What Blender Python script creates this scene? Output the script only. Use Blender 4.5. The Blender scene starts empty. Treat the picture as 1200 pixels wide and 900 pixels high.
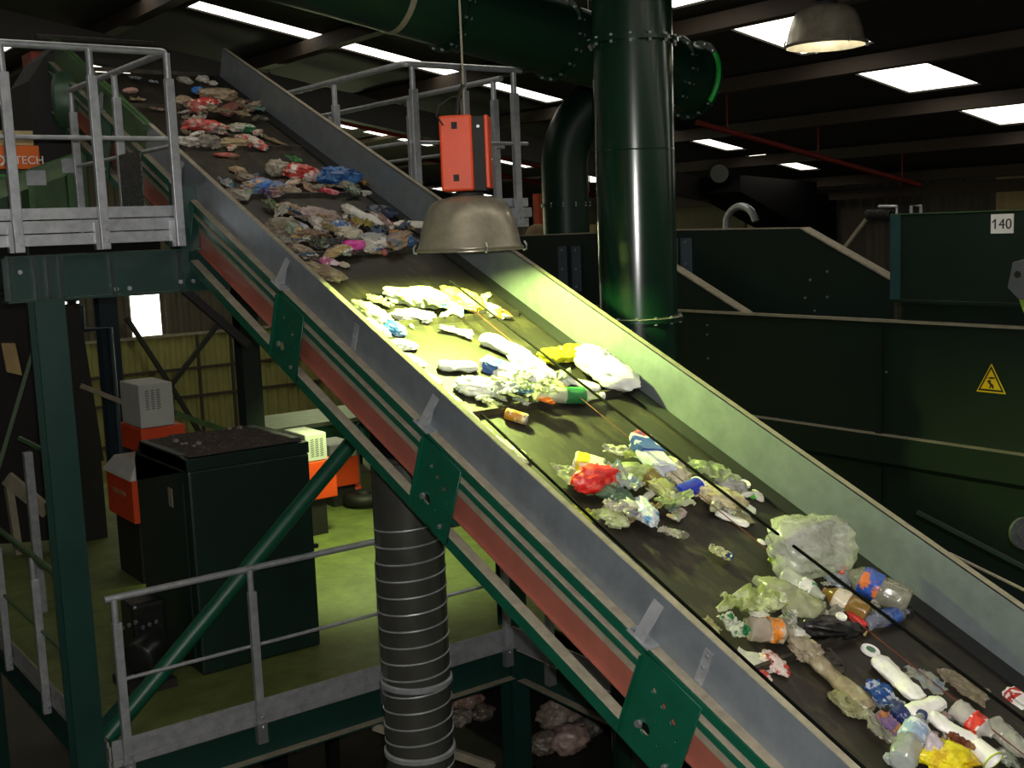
import bpy, bmesh, math, random
from mathutils import Vector, Matrix, noise
V=Vector
C=bpy.context.scene.collection
sc=bpy.context.scene
H=6.2                                   # eye height above the hall floor
# ---------------------------------------------------------------- camera
F=1366.016; PIT=math.radians(7.75421); ROL=math.radians(2.20832); YAW=math.radians(36.08407); INC=math.radians(23.24995)
fwd=V((math.sin(YAW)*math.cos(PIT),math.cos(YAW)*math.cos(PIT),-math.sin(PIT)))
r0=V((math.cos(YAW),-math.sin(YAW),0)); d0=fwd.cross(r0)
rgt=r0*math.cos(ROL)+d0*math.sin(ROL); dwn=-r0*math.sin(ROL)+d0*math.cos(ROL)
cam=bpy.data.objects.new('camera',bpy.data.cameras.new('camera')); C.objects.link(cam)
cam.data.sensor_width=36; cam.data.lens=36*F/1200; cam.data.clip_start=.05; cam.data.clip_end=200
m=Matrix.Identity(4)
for i in range(3): m[i][0]=rgt[i]; m[i][1]=-dwn[i]; m[i][2]=-fwd[i]
m[2][3]=H; cam.matrix_world=m; sc.camera=cam
# coordinates below are metres relative to the eye point; Z is lifted by H when meshes are linked
def ray(p): return rgt*((p[0]-600)/F)+dwn*((p[1]-450)/F)+fwd
def atX(p,X): r=ray(p); return r*(X/r.x)
def atY(p,Y): r=ray(p); return r*(Y/r.y)
def atZ(p,Z): r=ray(p); return r*(Z/r.z)
def dep(p,d): return ray(p)*d
DX=V((0,math.cos(INC),math.sin(INC))); NX=V((0,-math.sin(INC),math.cos(INC)))   # along / normal to the inclined belt
def cv(x,s,n): return V((x,0,0))+DX*s+NX*n
def atN(p,n): r=ray(p); return r*(n/r.dot(NX))
# ---------------------------------------------------------------- materials
def lin(c):
    c=c.lstrip('#'); o=[]
    for i in (0,2,4):
        u=int(c[i:i+2],16)/255; o.append(u/12.92 if u<=.04045 else ((u+.055)/1.055)**2.4)
    return o
MC={}
def nodes(name):
    mt=bpy.data.materials.new(name); mt.use_nodes=True; nt=mt.node_tree
    return mt,nt,nt.nodes['Principled BSDF']
def mat(name,col,rough=.5,metal=0,var=.18,scale=6,bump=0,alpha=1,stretch=None,col2=None,thr=None,spec=.5,rot=None):
    if name in MC: return MC[name]
    mt,nt,b=nodes(name); N=nt.nodes; Lk=nt.links
    tc=N.new('ShaderNodeTexCoord'); mp=N.new('ShaderNodeMapping'); Lk.new(tc.outputs['Object'],mp.inputs['Vector'])
    if stretch: mp.inputs['Scale'].default_value=stretch
    if rot: mp.inputs['Rotation'].default_value=rot; mp.vector_type='POINT'
    nz=N.new('ShaderNodeTexNoise'); nz.inputs['Scale'].default_value=scale; nz.inputs['Detail'].default_value=5; nz.inputs['Roughness'].default_value=.65
    Lk.new(mp.outputs['Vector'],nz.inputs['Vector'])
    rp=N.new('ShaderNodeValToRGB'); Lk.new(nz.outputs['Fac'],rp.inputs['Fac'])
    c=lin(col)
    if col2 is None:
        a=[x*(1-var) for x in c]; d=[min(1,x*(1+var)) for x in c]
        rp.color_ramp.elements[0].position=.3; rp.color_ramp.elements[1].position=.7
    else:
        a=c; d=lin(col2); t=thr or .5
        rp.color_ramp.elements[0].position=t-.04; rp.color_ramp.elements[1].position=t+.04
    rp.color_ramp.elements[0].color=a+[1]; rp.color_ramp.elements[1].color=d+[1]
    Lk.new(rp.outputs['Color'],b.inputs['Base Color'])
    b.inputs['Roughness'].default_value=rough; b.inputs['Metallic'].default_value=metal; b.inputs['Alpha'].default_value=alpha
    b.inputs['Specular IOR Level'].default_value=spec
    if bump:
        bp=N.new('ShaderNodeBump'); bp.inputs['Strength'].default_value=bump; bp.inputs['Distance'].default_value=.01
        n2=N.new('ShaderNodeTexNoise'); n2.inputs['Scale'].default_value=scale*4; n2.inputs['Detail'].default_value=4
        Lk.new(mp.outputs['Vector'],n2.inputs['Vector']); Lk.new(n2.outputs['Fac'],bp.inputs['Height']); Lk.new(bp.outputs['Normal'],b.inputs['Normal'])
    MC[name]=mt; return mt
def emis(name,col,st):
    if name in MC: return MC[name]
    mt,nt,b=nodes(name); b.inputs['Base Color'].default_value=lin(col)+[1]; b.inputs['Emission Color'].default_value=lin(col)+[1]; b.inputs['Emission Strength'].default_value=st
    MC[name]=mt; return mt
GALV=mat('galvanised_steel','#a6a9ad',.42,.5,.22,14,.05)
GALVP=mat('galvanised_plate','#868e94',.38,.5,.15,9,.03)
DGAL=mat('dusty_steel','#8b8470',.75,.1,.2,10)
GREEN=mat('dark_green_paint','#12352c',.38,0,.12,5)
GREENP=mat('dark_green_duct','#08281b',.2,0,.1,3,spec=1.0)
GREENC=mat('conveyor_green_paint','#0b4b37',.42,0,.15,9)
GREENL=mat('worn_green_paint','#3c5a34',.55,0,.25,6)
BUNK=mat('bunker_green_paint','#071c14',.5,0,.2,2.5)
BLUEG=mat('blue_green_steel','#152733',.45,0,.15,5)
DUST=mat('beige_dust','#8f8775',.85,0,.25,16)
GREENO=mat('overhead_duct_paint','#08261a',.42,0,.12,3,spec=.35)
REDOX=mat('red_oxide_paint','#97594b',.34,.1,.15,4,stretch=(1,1,1))
RUB=mat('belt_rubber','#1f1a12',.6,0,0,1,.15,stretch=(13,.25,13),rot=(-INC,0,0),col2='#352f1f',thr=.55)
CORDB=mat('black_cord','#030303',.85,0,.1,8,spec=.1)
BLACK=mat('black_rubber','#0e0d0c',.6,0,.2,8)
DARK=mat('dark_grime','#171512',.7,0,.3,8)
ORANGE=mat('orange_paint','#d8481c',.45,0,.1,4)
OFFW=mat('off_white_paint','#b9bab4',.5,0,.08,5)
ALU=mat('grimy_aluminium','#8d8674',.34,.35,.3,9,.08)
ROOF=mat('brown_roof_sheet','#17120e',.8,0,.25,1.5)
PURL=mat('roof_purlin','#3a2f26',.75,0,.2,2)
BOLT=mat('zinc_bolt','#b9bcbf',.3,.8,.1,10)
REDP=mat('dark_red_pipe','#6d1f18',.5,0,.2,4)
CHROME=mat('spiral_duct_steel','#73756f',.24,.8,.18,7,.04)
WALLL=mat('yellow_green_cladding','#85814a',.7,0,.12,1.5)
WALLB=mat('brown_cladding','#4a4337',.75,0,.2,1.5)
WALLW=mat('light_timber_panel','#a08c62',.75,0,.15,3,stretch=(4,4,.5))
CONC=mat('concrete_floor','#3b382f',.85,0,.3,1.2,.1)
DECK=mat('deck_plate','#5f6a34',.6,.1,.35,5,.3)
GRATE=mat('grating_dark','#3c4038',.6,.3,.3,10)
BLUEGREEN=mat('frame_green_paint','#14352f',.36,0,.15,4)
PITCH=mat('black_steel','#070606',.7,0,.1,4,spec=.15)
DARKG=mat('black_green_paint','#0a1713',.5,0,.2,4)
CABG=mat('cabinet_green_paint','#0c241e',.42,0,.2,3)
OFFW2=mat('sign_white','#e8e8e4',.5,0,.04,5)
LAMPW=390
# ---------------------------------------------------------------- mesh builder
class MB:
    def __init__(s): s.bm=bmesh.new(); s.dust=None
    def poly(s,pts,vec):
        vec=V(vec); a=[s.bm.verts.new(p) for p in pts]; b=[s.bm.verts.new(V(p)+vec) for p in pts]; n=len(pts)
        s.bm.faces.new(a); s.bm.faces.new(b[::-1])
        for i in range(n): s.bm.faces.new((a[i],b[i],b[(i+1)%n],a[(i+1)%n]))
        return s
    def box(s,x0,x1,y0,y1,z0,z1):
        return s.poly([(x0,y0,z0),(x1,y0,z0),(x1,y1,z0),(x0,y1,z0)],(0,0,z1-z0))
    def cbox(s,x0,x1,s0,s1,n0,n1):
        return s.poly([cv(x0,s0,n0),cv(x1,s0,n0),cv(x1,s1,n0),cv(x0,s1,n0)],NX*(n1-n0))
    def cpoly(s,sn,x0,x1):
        return s.poly([cv(x0,a,b) for a,b in sn],(x1-x0,0,0))
    def bar(s,a,b,w,h,up=(0,0,1)):
        a=V(a);b=V(b);d=(b-a).normalized();u=V(up); sd=d.cross(u).normalized(); u=sd.cross(d).normalized()
        return s.poly([a+sd*w/2+u*h/2,a-sd*w/2+u*h/2,a-sd*w/2-u*h/2,a+sd*w/2-u*h/2],b-a)
    def tube(s,pts,r,seg=12,cap=True):
        pts=[V(p) for p in pts]; rings=[]; n=len(pts)
        d=(pts[1]-pts[0]).normalized(); u=d.orthogonal().normalized()
        for i,p in enumerate(pts):
            t=(pts[min(i+1,n-1)]-pts[max(i-1,0)]).normalized()
            u=(u-t*u.dot(t)).normalized(); w=t.cross(u); rr=r[i] if isinstance(r,(list,tuple)) else r
            rings.append([s.bm.verts.new(p+(u*math.cos(k*2*math.pi/seg)+w*math.sin(k*2*math.pi/seg))*rr) for k in range(seg)])
        for i in range(n-1):
            for k in range(seg): s.bm.faces.new((rings[i][k],rings[i][(k+1)%seg],rings[i+1][(k+1)%seg],rings[i+1][k]))
        if cap: s.bm.faces.new(rings[0][::-1]); s.bm.faces.new(rings[-1])
        return s
    def lathe(s,prof,o,ax=(0,0,1),seg=32,cap=(True,True)):
        ax=V(ax).normalized(); u=ax.orthogonal().normalized(); w=ax.cross(u); o=V(o); rings=[]
        for r,h in prof:
            rings.append([s.bm.verts.new(o+ax*h+(u*math.cos(k*2*math.pi/seg)+w*math.sin(k*2*math.pi/seg))*r) for k in range(seg)])
        for i in range(len(prof)-1):
            for k in range(seg): s.bm.faces.new((rings[i][k],rings[i][(k+1)%seg],rings[i+1][(k+1)%seg],rings[i+1][k]))
        if cap[0]: s.bm.faces.new(rings[0][::-1])
        if cap[1]: s.bm.faces.new(rings[-1])
        return s
    def bolts(s,P,pts,ax,r=.012,h=.012):
        s.bm.free()
        for p in pts: MB().bolt(p,ax,r,h).build('bolt',BOLT,P)
    def bolt(s,p,ax,r=.012,h=.012): return s.lathe([(r,0),(r,h)],p,ax,6)
    def build(s,name,mt,parent=None,smooth=None,bevel=0,dust=None,dustdir=(0,0,1),root=None):
        me=bpy.data.meshes.new(name)
        bmesh.ops.recalc_face_normals(s.bm,faces=s.bm.faces)
        if parent is None:
            xs=[v.co for v in s.bm.verts]
            o=V(((min(c.x for c in xs)+max(c.x for c in xs))/2,(min(c.y for c in xs)+max(c.y for c in xs))/2,min(c.z for c in xs)))
        else:
            q=parent
            while q.parent: q=q.parent
            o=V(q['_o'])
        bmesh.ops.translate(s.bm,verts=s.bm.verts,vec=-o)
        s.bm.to_mesh(me)
        me.materials.append(mt)
        if dust:
            me.materials.append(dust); dd=V(dustdir)
            for p in me.polygons:
                if p.normal.dot(dd)>.75: p.material_index=1
        s.bm.free()
        if smooth is not None:
            for p in me.polygons: p.use_smooth=True
            me.set_sharp_from_angle(angle=math.radians(smooth))
        ob=bpy.data.objects.new(name,me); C.objects.link(ob)
        if parent is None: ob.location=o+V((0,0,H)); ob['_o']=list(o)
        else: ob.parent=parent
        if bevel:
            b=ob.modifiers.new('bevel','BEVEL'); b.width=bevel; b.segments=2; b.limit_method='ANGLE'; b.harden_normals=False
        return ob
def tag(o,label,cat,group=None):
    o['label']=label; o['category']=cat
    if group: o['group']=group
    return o
def thing(name,label,cat,loc,group=None):
    o=bpy.data.objects.new(name,None); o.empty_display_size=.1; C.objects.link(o); o.location=V(loc)+V((0,0,H)); o['_o']=list(loc)
    return tag(o,label,cat,group)
def struct(o): o['kind']='structure'; return o
def lab(o,t): o['label']=t; return o
def curve_plate(name,outline,holes,mt,parent,o3,ux,uy,thick,dust=None):
    """flat plate with real holes: outline/holes are 2-D loops, ux/uy the 3-D axes"""
    cu=bpy.data.curves.new('t','CURVE'); cu.dimensions='2D'; cu.fill_mode='BOTH'; cu.extrude=thick/2
    for lp in [outline]+holes:
        sp=cu.splines.new('POLY'); sp.points.add(len(lp)-1); sp.use_cyclic_u=True
        for q,(a,b) in zip(sp.points,lp): q.co=(a,b,0,1)
    ob=bpy.data.objects.new('t',cu); C.objects.link(ob); bpy.context.view_layer.update()
    me=bpy.data.meshes.new_from_object(ob.evaluated_get(bpy.context.evaluated_depsgraph_get()))
    bpy.data.objects.remove(ob); bpy.data.curves.remove(cu)
    b=MB(); b.bm.from_mesh(me); bpy.data.meshes.remove(me)
    uz=ux.cross(uy)
    for v in b.bm.verts: v.co=o3+ux*v.co.x+uy*v.co.y+uz*v.co.z
    bmesh.ops.remove_doubles(b.bm,verts=b.bm.verts,dist=.0002)
    return b.build(name,mt,parent,dust=dust)
def circ(x,y,r,n=14): return [(x+r*math.cos(2*math.pi*k/n),y+r*math.sin(2*math.pi*k/n)) for k in range(n)]
def text_mesh(name,body,size,mt,parent,o3,ux,uy,thick=.002):
    cu=bpy.data.curves.new('t','FONT'); cu.body=body; cu.size=size; cu.extrude=thick/2; cu.align_x='CENTER'; cu.align_y='CENTER'
    ob=bpy.data.objects.new('t',cu); C.objects.link(ob); bpy.context.view_layer.update()
    me=bpy.data.meshes.new_from_object(ob.evaluated_get(bpy.context.evaluated_depsgraph_get()))
    bpy.data.objects.remove(ob); bpy.data.curves.remove(cu)
    b=MB(); b.bm.from_mesh(me); bpy.data.meshes.remove(me); uz=ux.cross(uy)
    for v in b.bm.verts: v.co=o3+ux*v.co.x+uy*v.co.y+uz*v.co.z
    return b.build(name,mt,parent)
def arc(c,r,u,w,a0,a1,n=8): 
    c=V(c);u=V(u);w=V(w)
    return [c+u*(r*math.cos(a0+(a1-a0)*i/n))+w*(r*math.sin(a0+(a1-a0)*i/n)) for i in range(n+1)]
FLASH=640; EXPO=0.0; SKYE=3.1
# ================================================================ setting
RT=math.tan(math.radians(10)); ZE=.505; XW=16.
def rz(x): return ZE+(XW-x)*RT
RN=V((RT,0,1)).normalized()
YB=24.; X0=-9.; YF=-7.
struct(MB().box(X0,XW,YF,YB,-H-.2,-H).build('floor',CONC))
grid=lambda sh=0: [(8.38+1.82*k+sh,9.75+1.82*k+sh) for k in range(-9,4)]
SK=[(-6.6,-5.75,grid()),(-1.95,-1.1,grid()),(2.7,3.55,grid()),(7.22,8.1,grid()),(12.1,12.5,[(-5,-3.6),(-3.2,-1.8),(-1.4,0),(.4,1.7),(1.5+.5,3.0),(3.3,4.7),(4.95,6.46),(6.72,8.3),(8.6,9.87),(10.2,11.7),(11.95,13.3),(13.7,15.0)]),
 (16.45,17.3,[(-4.2,-3),(-2.4,-1.2),(-.6,.6),(1.2,2.4),(3,4.2),(5,6.1),(6.9,8.0),(8.75,9.55),(9.7,10.15),(10.35,11.0),(12.15,13.1),(13.9,14.7)]),(21.2,22.0,grid())]
skyY=[(a,c) for a,c,_ in SK]
PX=[10.02+1.82*k for k in range(-10,4)]
# roof sheet with real openings for the skylights
def strip(b,x0,x1,y0,y1,t=.05,dz=0): b.poly([(x0,y0,rz(x0)+dz),(x1,y0,rz(x1)+dz),(x1,y1,rz(x1)+dz),(x0,y1,rz(x0)+dz)],(0,0,t))
b=MB(); ys=[YF]
for a,c in skyY: ys+=[a,c]
ys.append(YB)
for i in range(0,len(ys),2): strip(b,X0,XW,ys[i],ys[i+1])
for a,c,panX in SK:
    xs=[X0]
    for p,q in panX: xs+=[p,q]
    xs.append(XW)
    for i in range(0,len(xs),2): strip(b,xs[i],xs[i+1],a,c)
struct(b.build('ceiling',ROOF))
SKY=emis('skylight_sheet','#fff8e6',SKYE); k=0
for a,c,panX in SK:
    for p,q in panX:
        k+=1; b=MB(); strip(b,p,q,a,c,.02,.02); struct(b.build('window_%d'%(k+1),SKY))
k=0
for x in PX:
    k+=1; struct(MB().box(x-.08,x+.08,YF,14.5,rz(x)-.17,rz(x)-.02).box(x-.06,x+.06,14.5,YB,rz(x)-.07,rz(x)-.02).build('trim_%d'%k,PURL))
for y in (4.2,13.4,20.5):                                   # dark rafters
    k+=1; struct(MB().poly([(X0,y,rz(X0)-.28),(XW,y,rz(XW)-.28),(XW,y,rz(XW)-.62),(X0,y,rz(X0)-.62)],(0,.16,0)).build('trim_%d'%k,DARK))
def corr(b,p0,p1,z0,z1,nrm,pitch=.25,d=.035):
    """trapezoid-profiled cladding between two ground points"""
    p0=V(p0);p1=V(p1);L=(p1-p0).length; u=(p1-p0)/L; n=int(L/pitch); nr=V(nrm); pts=[]
    for i in range(n):
        for f,o in ((0,0),(.35,0),(.5,d),(.85,d)): pts.append(p0+u*((i+f)*L/n)+nr*o)
    pts.append(p1); lo=[b.bm.verts.new((q.x,q.y,z0(q) if callable(z0) else z0)) for q in pts]; hi=[b.bm.verts.new((q.x,q.y,z1(q) if callable(z1) else z1)) for q in pts]
    for i in range(len(pts)-1): b.bm.faces.new((lo[i],lo[i+1],hi[i+1],hi[i]))
    return b
roofz=lambda q: rz(q.x)+.02
wx=(7.861,8.473); wz=(-1.144,-1.989)
b=MB()
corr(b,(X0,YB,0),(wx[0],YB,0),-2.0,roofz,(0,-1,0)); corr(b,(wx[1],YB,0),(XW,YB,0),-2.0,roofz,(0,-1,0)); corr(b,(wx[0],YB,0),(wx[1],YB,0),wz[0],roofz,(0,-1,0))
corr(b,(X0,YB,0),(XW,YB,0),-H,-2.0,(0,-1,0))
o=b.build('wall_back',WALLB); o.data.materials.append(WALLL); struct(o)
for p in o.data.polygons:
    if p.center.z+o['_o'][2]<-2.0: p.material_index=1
struct(MB().box(wx[0]-.04,wx[1]+.04,YB-.05,YB-.01,wz[1]-.04,wz[0]+.04).box(0,0,0,0,0,0).build('trim_%d'%(k+1),PURL)) if 0 else None
struct(MB().box(wx[0],wx[1],YB+.0,YB+.03,wz[1],wz[0]).build('window_1',emis('wall_window_pane','#fffbe8',4.0)))
for z,t,mt in ((-2.02,.06,DGAL),(-2.75,.05,PURL),(-3.35,.05,PURL),(-4.2,.05,PURL)):
    k+=1; struct(MB().box(X0,XW,YB-.09,YB-.04,z-t/2,z+t/2).build('trim_%d'%k,mt))
for xx in (3.,9.2,9.95,14):
    k+=1; struct(MB().box(xx-.03,xx+.03,YB-.085,YB-.038,-H,-2.02).build('trim_%d'%k,PURL))
b=MB(); corr(b,(XW,YF,0),(XW,YB,0),-H,ZE+.02,(-1,0,0)); struct(b.build('wall_right',WALLB))
b=MB(); corr(b,(X0,YF,0),(X0,YB,0),-H,rz(X0),(1,0,0)); struct(b.build('wall_left',WALLB))
b=MB(); corr(b,(X0,YF,0),(XW,YF,0),-H,roofz,(0,1,0)); struct(b.build('wall_front',WALLB))
def wallpanel(p0,p1,zt,zb,mt):
    global k
    a=atX(p0,XW-.06).y; c=atX(p1,XW-.06).y; k+=1
    struct(MB().box(XW-.07,XW-.04,min(a,c),max(a,c),zb,zt).build('trim_%d'%k,mt))
wallpanel((1168,220),(1215,220),.42,-.6,WALLW); wallpanel((876,250),(905,250),.2,-.8,WALLW); wallpanel((688,250),(703,250),-.05,-.9,WALLW)
wallpanel((792,250),(873,250),.2,-.8,mat('olive_panel','#5d573f',.75,0,.15,2))
k+=1; struct(MB().box(XW-.3,XW-.05,YF,YB,ZE-.3,ZE-.12).build('trim_%d'%k,PURL))
# diagonal wind bracing on the back wall
for a,c in (((148,372),(200,452)),((262,372),(200,452)),((200,452),(245,525))):
    p=atY(a,YB-.4); q=atY(c,YB-.4)
    k+=1; struct(MB().bar(p,q,.09,.09,(0,1,0)).build('trim_%d'%k,DARK))
# ================================================================ inclined belt conveyor
Xn=2.785; Xf=Xn+1.4; Xo=Xn-.05; NB=-2.645; NT=-2.389
S0,S1=-1.5,9.64
conv=thing('belt_conveyor','steep inclined belt conveyor carrying mixed plastic waste between grey steel side walls','conveyor',(3.48,7.1,-.36))
MB().cbox(Xn+.02,Xf-.02,S0,S1,NB-.012,NB).build('belt',RUB,conv)
for x0,x1 in ((Xn+.005,Xn+.1),(Xf-.1,Xf-.005)):
    MB().cpoly([(S0,NB+.002),(S1,NB+.002),(S1,NB+.014),(S0,NB+.014)],x0,x1).build('shadow_skirt',BLACK,conv)  # black skirt strips, mostly painting the shadow gap between belt and walls
# side walls: sheet with a folded lip
w=MB(); w.cbox(Xn-.004,Xn,S0,7.5,-2.585,NT); w.cbox(Xn,Xn+.028,S0,7.5,NT-.006,NT+.001)
lab(w.build('side_wall',GALVP,conv,dust=DUST,dustdir=NX),'near galvanised side wall')
w=MB(); w.cbox(Xn-.004,Xn,7.5,S1,-2.585,NT); w.cbox(Xn,Xn+.028,7.5,S1,NT-.006,NT+.001); w.cbox(Xn-.03,Xn-.004,7.5,S1,-2.44,NT-.006)
lab(w.build('side_wall',GREENL,conv),'green painted upper end of the side wall')
w=MB(); w.cbox(Xf,Xf+.004,S0,S1,-2.640,NT); w.cbox(Xf,Xf+.036,S0,S1,NT-.006,NT+.001)
lab(w.build('side_wall',GALVP,conv,dust=DUST,dustdir=NX),'far galvanised side wall')
for sgn,xw in ((-1,Xn-.004),(1,Xf+.004)):
    xo=xw+sgn*.046; a,c=min(xw,xo),max(xw,xo)
    w=MB(); w.cbox(a,c,S0,S1,-2.584,-2.579)
    w.cbox(min(xo,xo-sgn*.005),max(xo,xo-sgn*.005),S0,S1,-2.624,-2.5845)
    w.cbox(min(xw,xw+sgn*.004),max(xw,xw+sgn*.004),S0,S1,-2.655,-2.5845)
    w.cbox(a,c,S0,S1,-2.660,-2.655)
    w.cbox(min(xo,xo-sgn*.005),max(xo,xo-sgn*.005),S0,S1,-2.684,-2.6605)
    w.build('frame_channel',GREENC,conv,dust=DUST,dustdir=NX)
    # return strand cover
    w=MB(); xr=xw-sgn*.004
    w.cbox(min(xr,xr-sgn*.004),max(xr,xr-sgn*.004),S0,S1,-2.868,-2.768)
    w.cbox(min(xr,xr+sgn*.02),max(xr,xr+sgn*.02),S0,S1,-2.873,-2.868)
    lab(w.build('return_cover',REDOX,conv),'red oxide painted panel')
    w=MB(); w.cpoly([(S0,-2.768),(S1,-2.768),(S1,-2.728),(S0,-2.728)],min(xr,xr-sgn*.006),max(xr,xr-sgn*.006)); w.build('cover_edge',DGAL,conv)
    w=MB(); w.cbox(min(xo,xo-sgn*.055),max(xo,xo-sgn*.055),S0,S1,-3.004,-2.947); w.build('lower_chord',GREENC,conv,dust=DUST,dustdir=NX)
MB().cbox(Xn+.1,Xf-.1,S0,S1,-2.86,-2.848).build('return_belt',RUB,conv)
# gusset plates with holes
for kk in range(-1,5):
    s0=1.99+1.555*kk
    for near in (1,0):
        out=[(-.152,-2.606),(.158,-2.600),(.155,-2.992),(-.158,-2.948)]
        out=[(-.152,-2.600),(.158,-2.598),(.152,-2.985),(-.156,-2.985)]
        holes=[circ(.06,-2.70,.013),circ(-.0,-2.722,.013),circ(-.06,-2.746,.014),circ(.045,-2.872,.026,18),circ(-.10,-2.80,.006,8),circ(.01,-2.80,.005,8),circ(-.03,-2.88,.006,8)]
        xx=Xo-.005 if near else Xf+.054
        g=curve_plate('gusset_plate',out,holes,GREENC,conv,cv(xx,s0,0),DX,NX,.008)
        sg=-1 if near else 1
        x2=xx+sg*.004
        w=MB(); w.cbox(min(xx,xx+sg*.022),max(xx,xx+sg*.022),s0+.152,s0+.158,-2.975,-2.61); w.build('plate_flange',GREENC,g,dust=DUST,dustdir=DX)
        w=MB(); w.bolt(cv(x2,s0+.075,-2.87),(sg,0,0),.016,.014); w.build('bolt',BOLT,g)
        w=MB(); w.bolt(cv(x2,s0-.09,-2.93),(sg,0,0),.011,.01); w.build('bolt',BOLT,g)
        # triangular brace of the side wall
        sb=s0+.175; xa=Xn-.004 if near else Xf+.004
        w=MB(); w.poly([cv(xa+sg*.05,sb,-2.577),cv(xa+sg*.05,sb,-2.571),cv(xa,sb,-2.425),cv(xa,sb,-2.432)],DX*.055)
        w.poly([cv(xa,sb+.026,-2.577),cv(xa+sg*.05,sb+.026,-2.577),cv(xa,sb+.026,-2.43)],DX*.004)
        w.cbox(min(xa,xa+sg*.06),max(xa,xa+sg*.06),sb-.035,sb+.085,-2.579,-2.573); br=w.build('wall_bracket',GALV,conv)
        w=MB(); w.bolt(cv(xa+sg*.042,sb+.07,-2.573),NX,.009,.01); w.build('bolt',BOLT,br)
for p in ((416,392),(872-46,778)):
    q=atX(p,Xn-.008); s=q.dot(DX)
    w=MB(); w.cbox(Xn-.010,Xn-.004,s-.02,s+.02,-2.57,-2.43); c=w.build('joint_strap',GALV,conv)
    MB().bolts(c,[cv(Xn-.01,s,n) for n in (-2.56,-2.50,-2.45)],(-1,0,0),.006,.005)
for kk in range(-2,9):
    s=2.9+.968*kk
    MB().cpoly([(s-.022,NB),(s+.022,NB),(s+.008,NB+.03),(s-.008,NB+.03)],Xn+.13,Xf-.13).build('belt_cleat',RUB,conv)
MB().lathe([(.1,0),(.1,1.3)],cv(Xn+.05,9.62,-2.755),(1,0,0),24).build('head_drum',DARK,conv,40)
for kk in (-1,1,3): MB().cbox(Xo,Xf+.05,1.97+1.555*kk,2.03+1.555*kk,-3.0,-2.955).build('cross_tie',GREENC,conv)
# pull cords stretched along the belt
def cord(p0,p1,n,r,mt,label,name='pull_cord',ext=.5):
    a=atN(p0,n); c=atN(p1,n); d=c-a; a=a-d*.35; c=c+d*ext
    x=(a.x+c.x)/2; sa=a.dot(DX); s2=c.dot(DX)
    lo,hi=min(sa,s2),max(sa,s2); lo=max(lo,S0); hi=min(hi,9.5)
    pts=[cv(a.x+(c.x-a.x)*((lo+(hi-lo)*i/20-sa)/(s2-sa)),lo+(hi-lo)*i/20,n-.012*math.sin(math.pi*i/20)) for i in range(21)]
    tag(MB().tube(pts,r,6).build(name,mt,None,60),label,'cord')
cord((620,400),(1000,690),-2.44,.0065,CORDB,'black cord stretched over the belt nearest the far side wall')
cord((650,440),(1060,770),-2.58,.0022,mat('rust_red_cord','#6a2a18',.6,0,.2,20),'thin rusty red cord running down the middle of the belt')
cord((640,555),(930,822),-2.52,.0065,CORDB,'thick black cord stretched along the near side wall')
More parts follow.
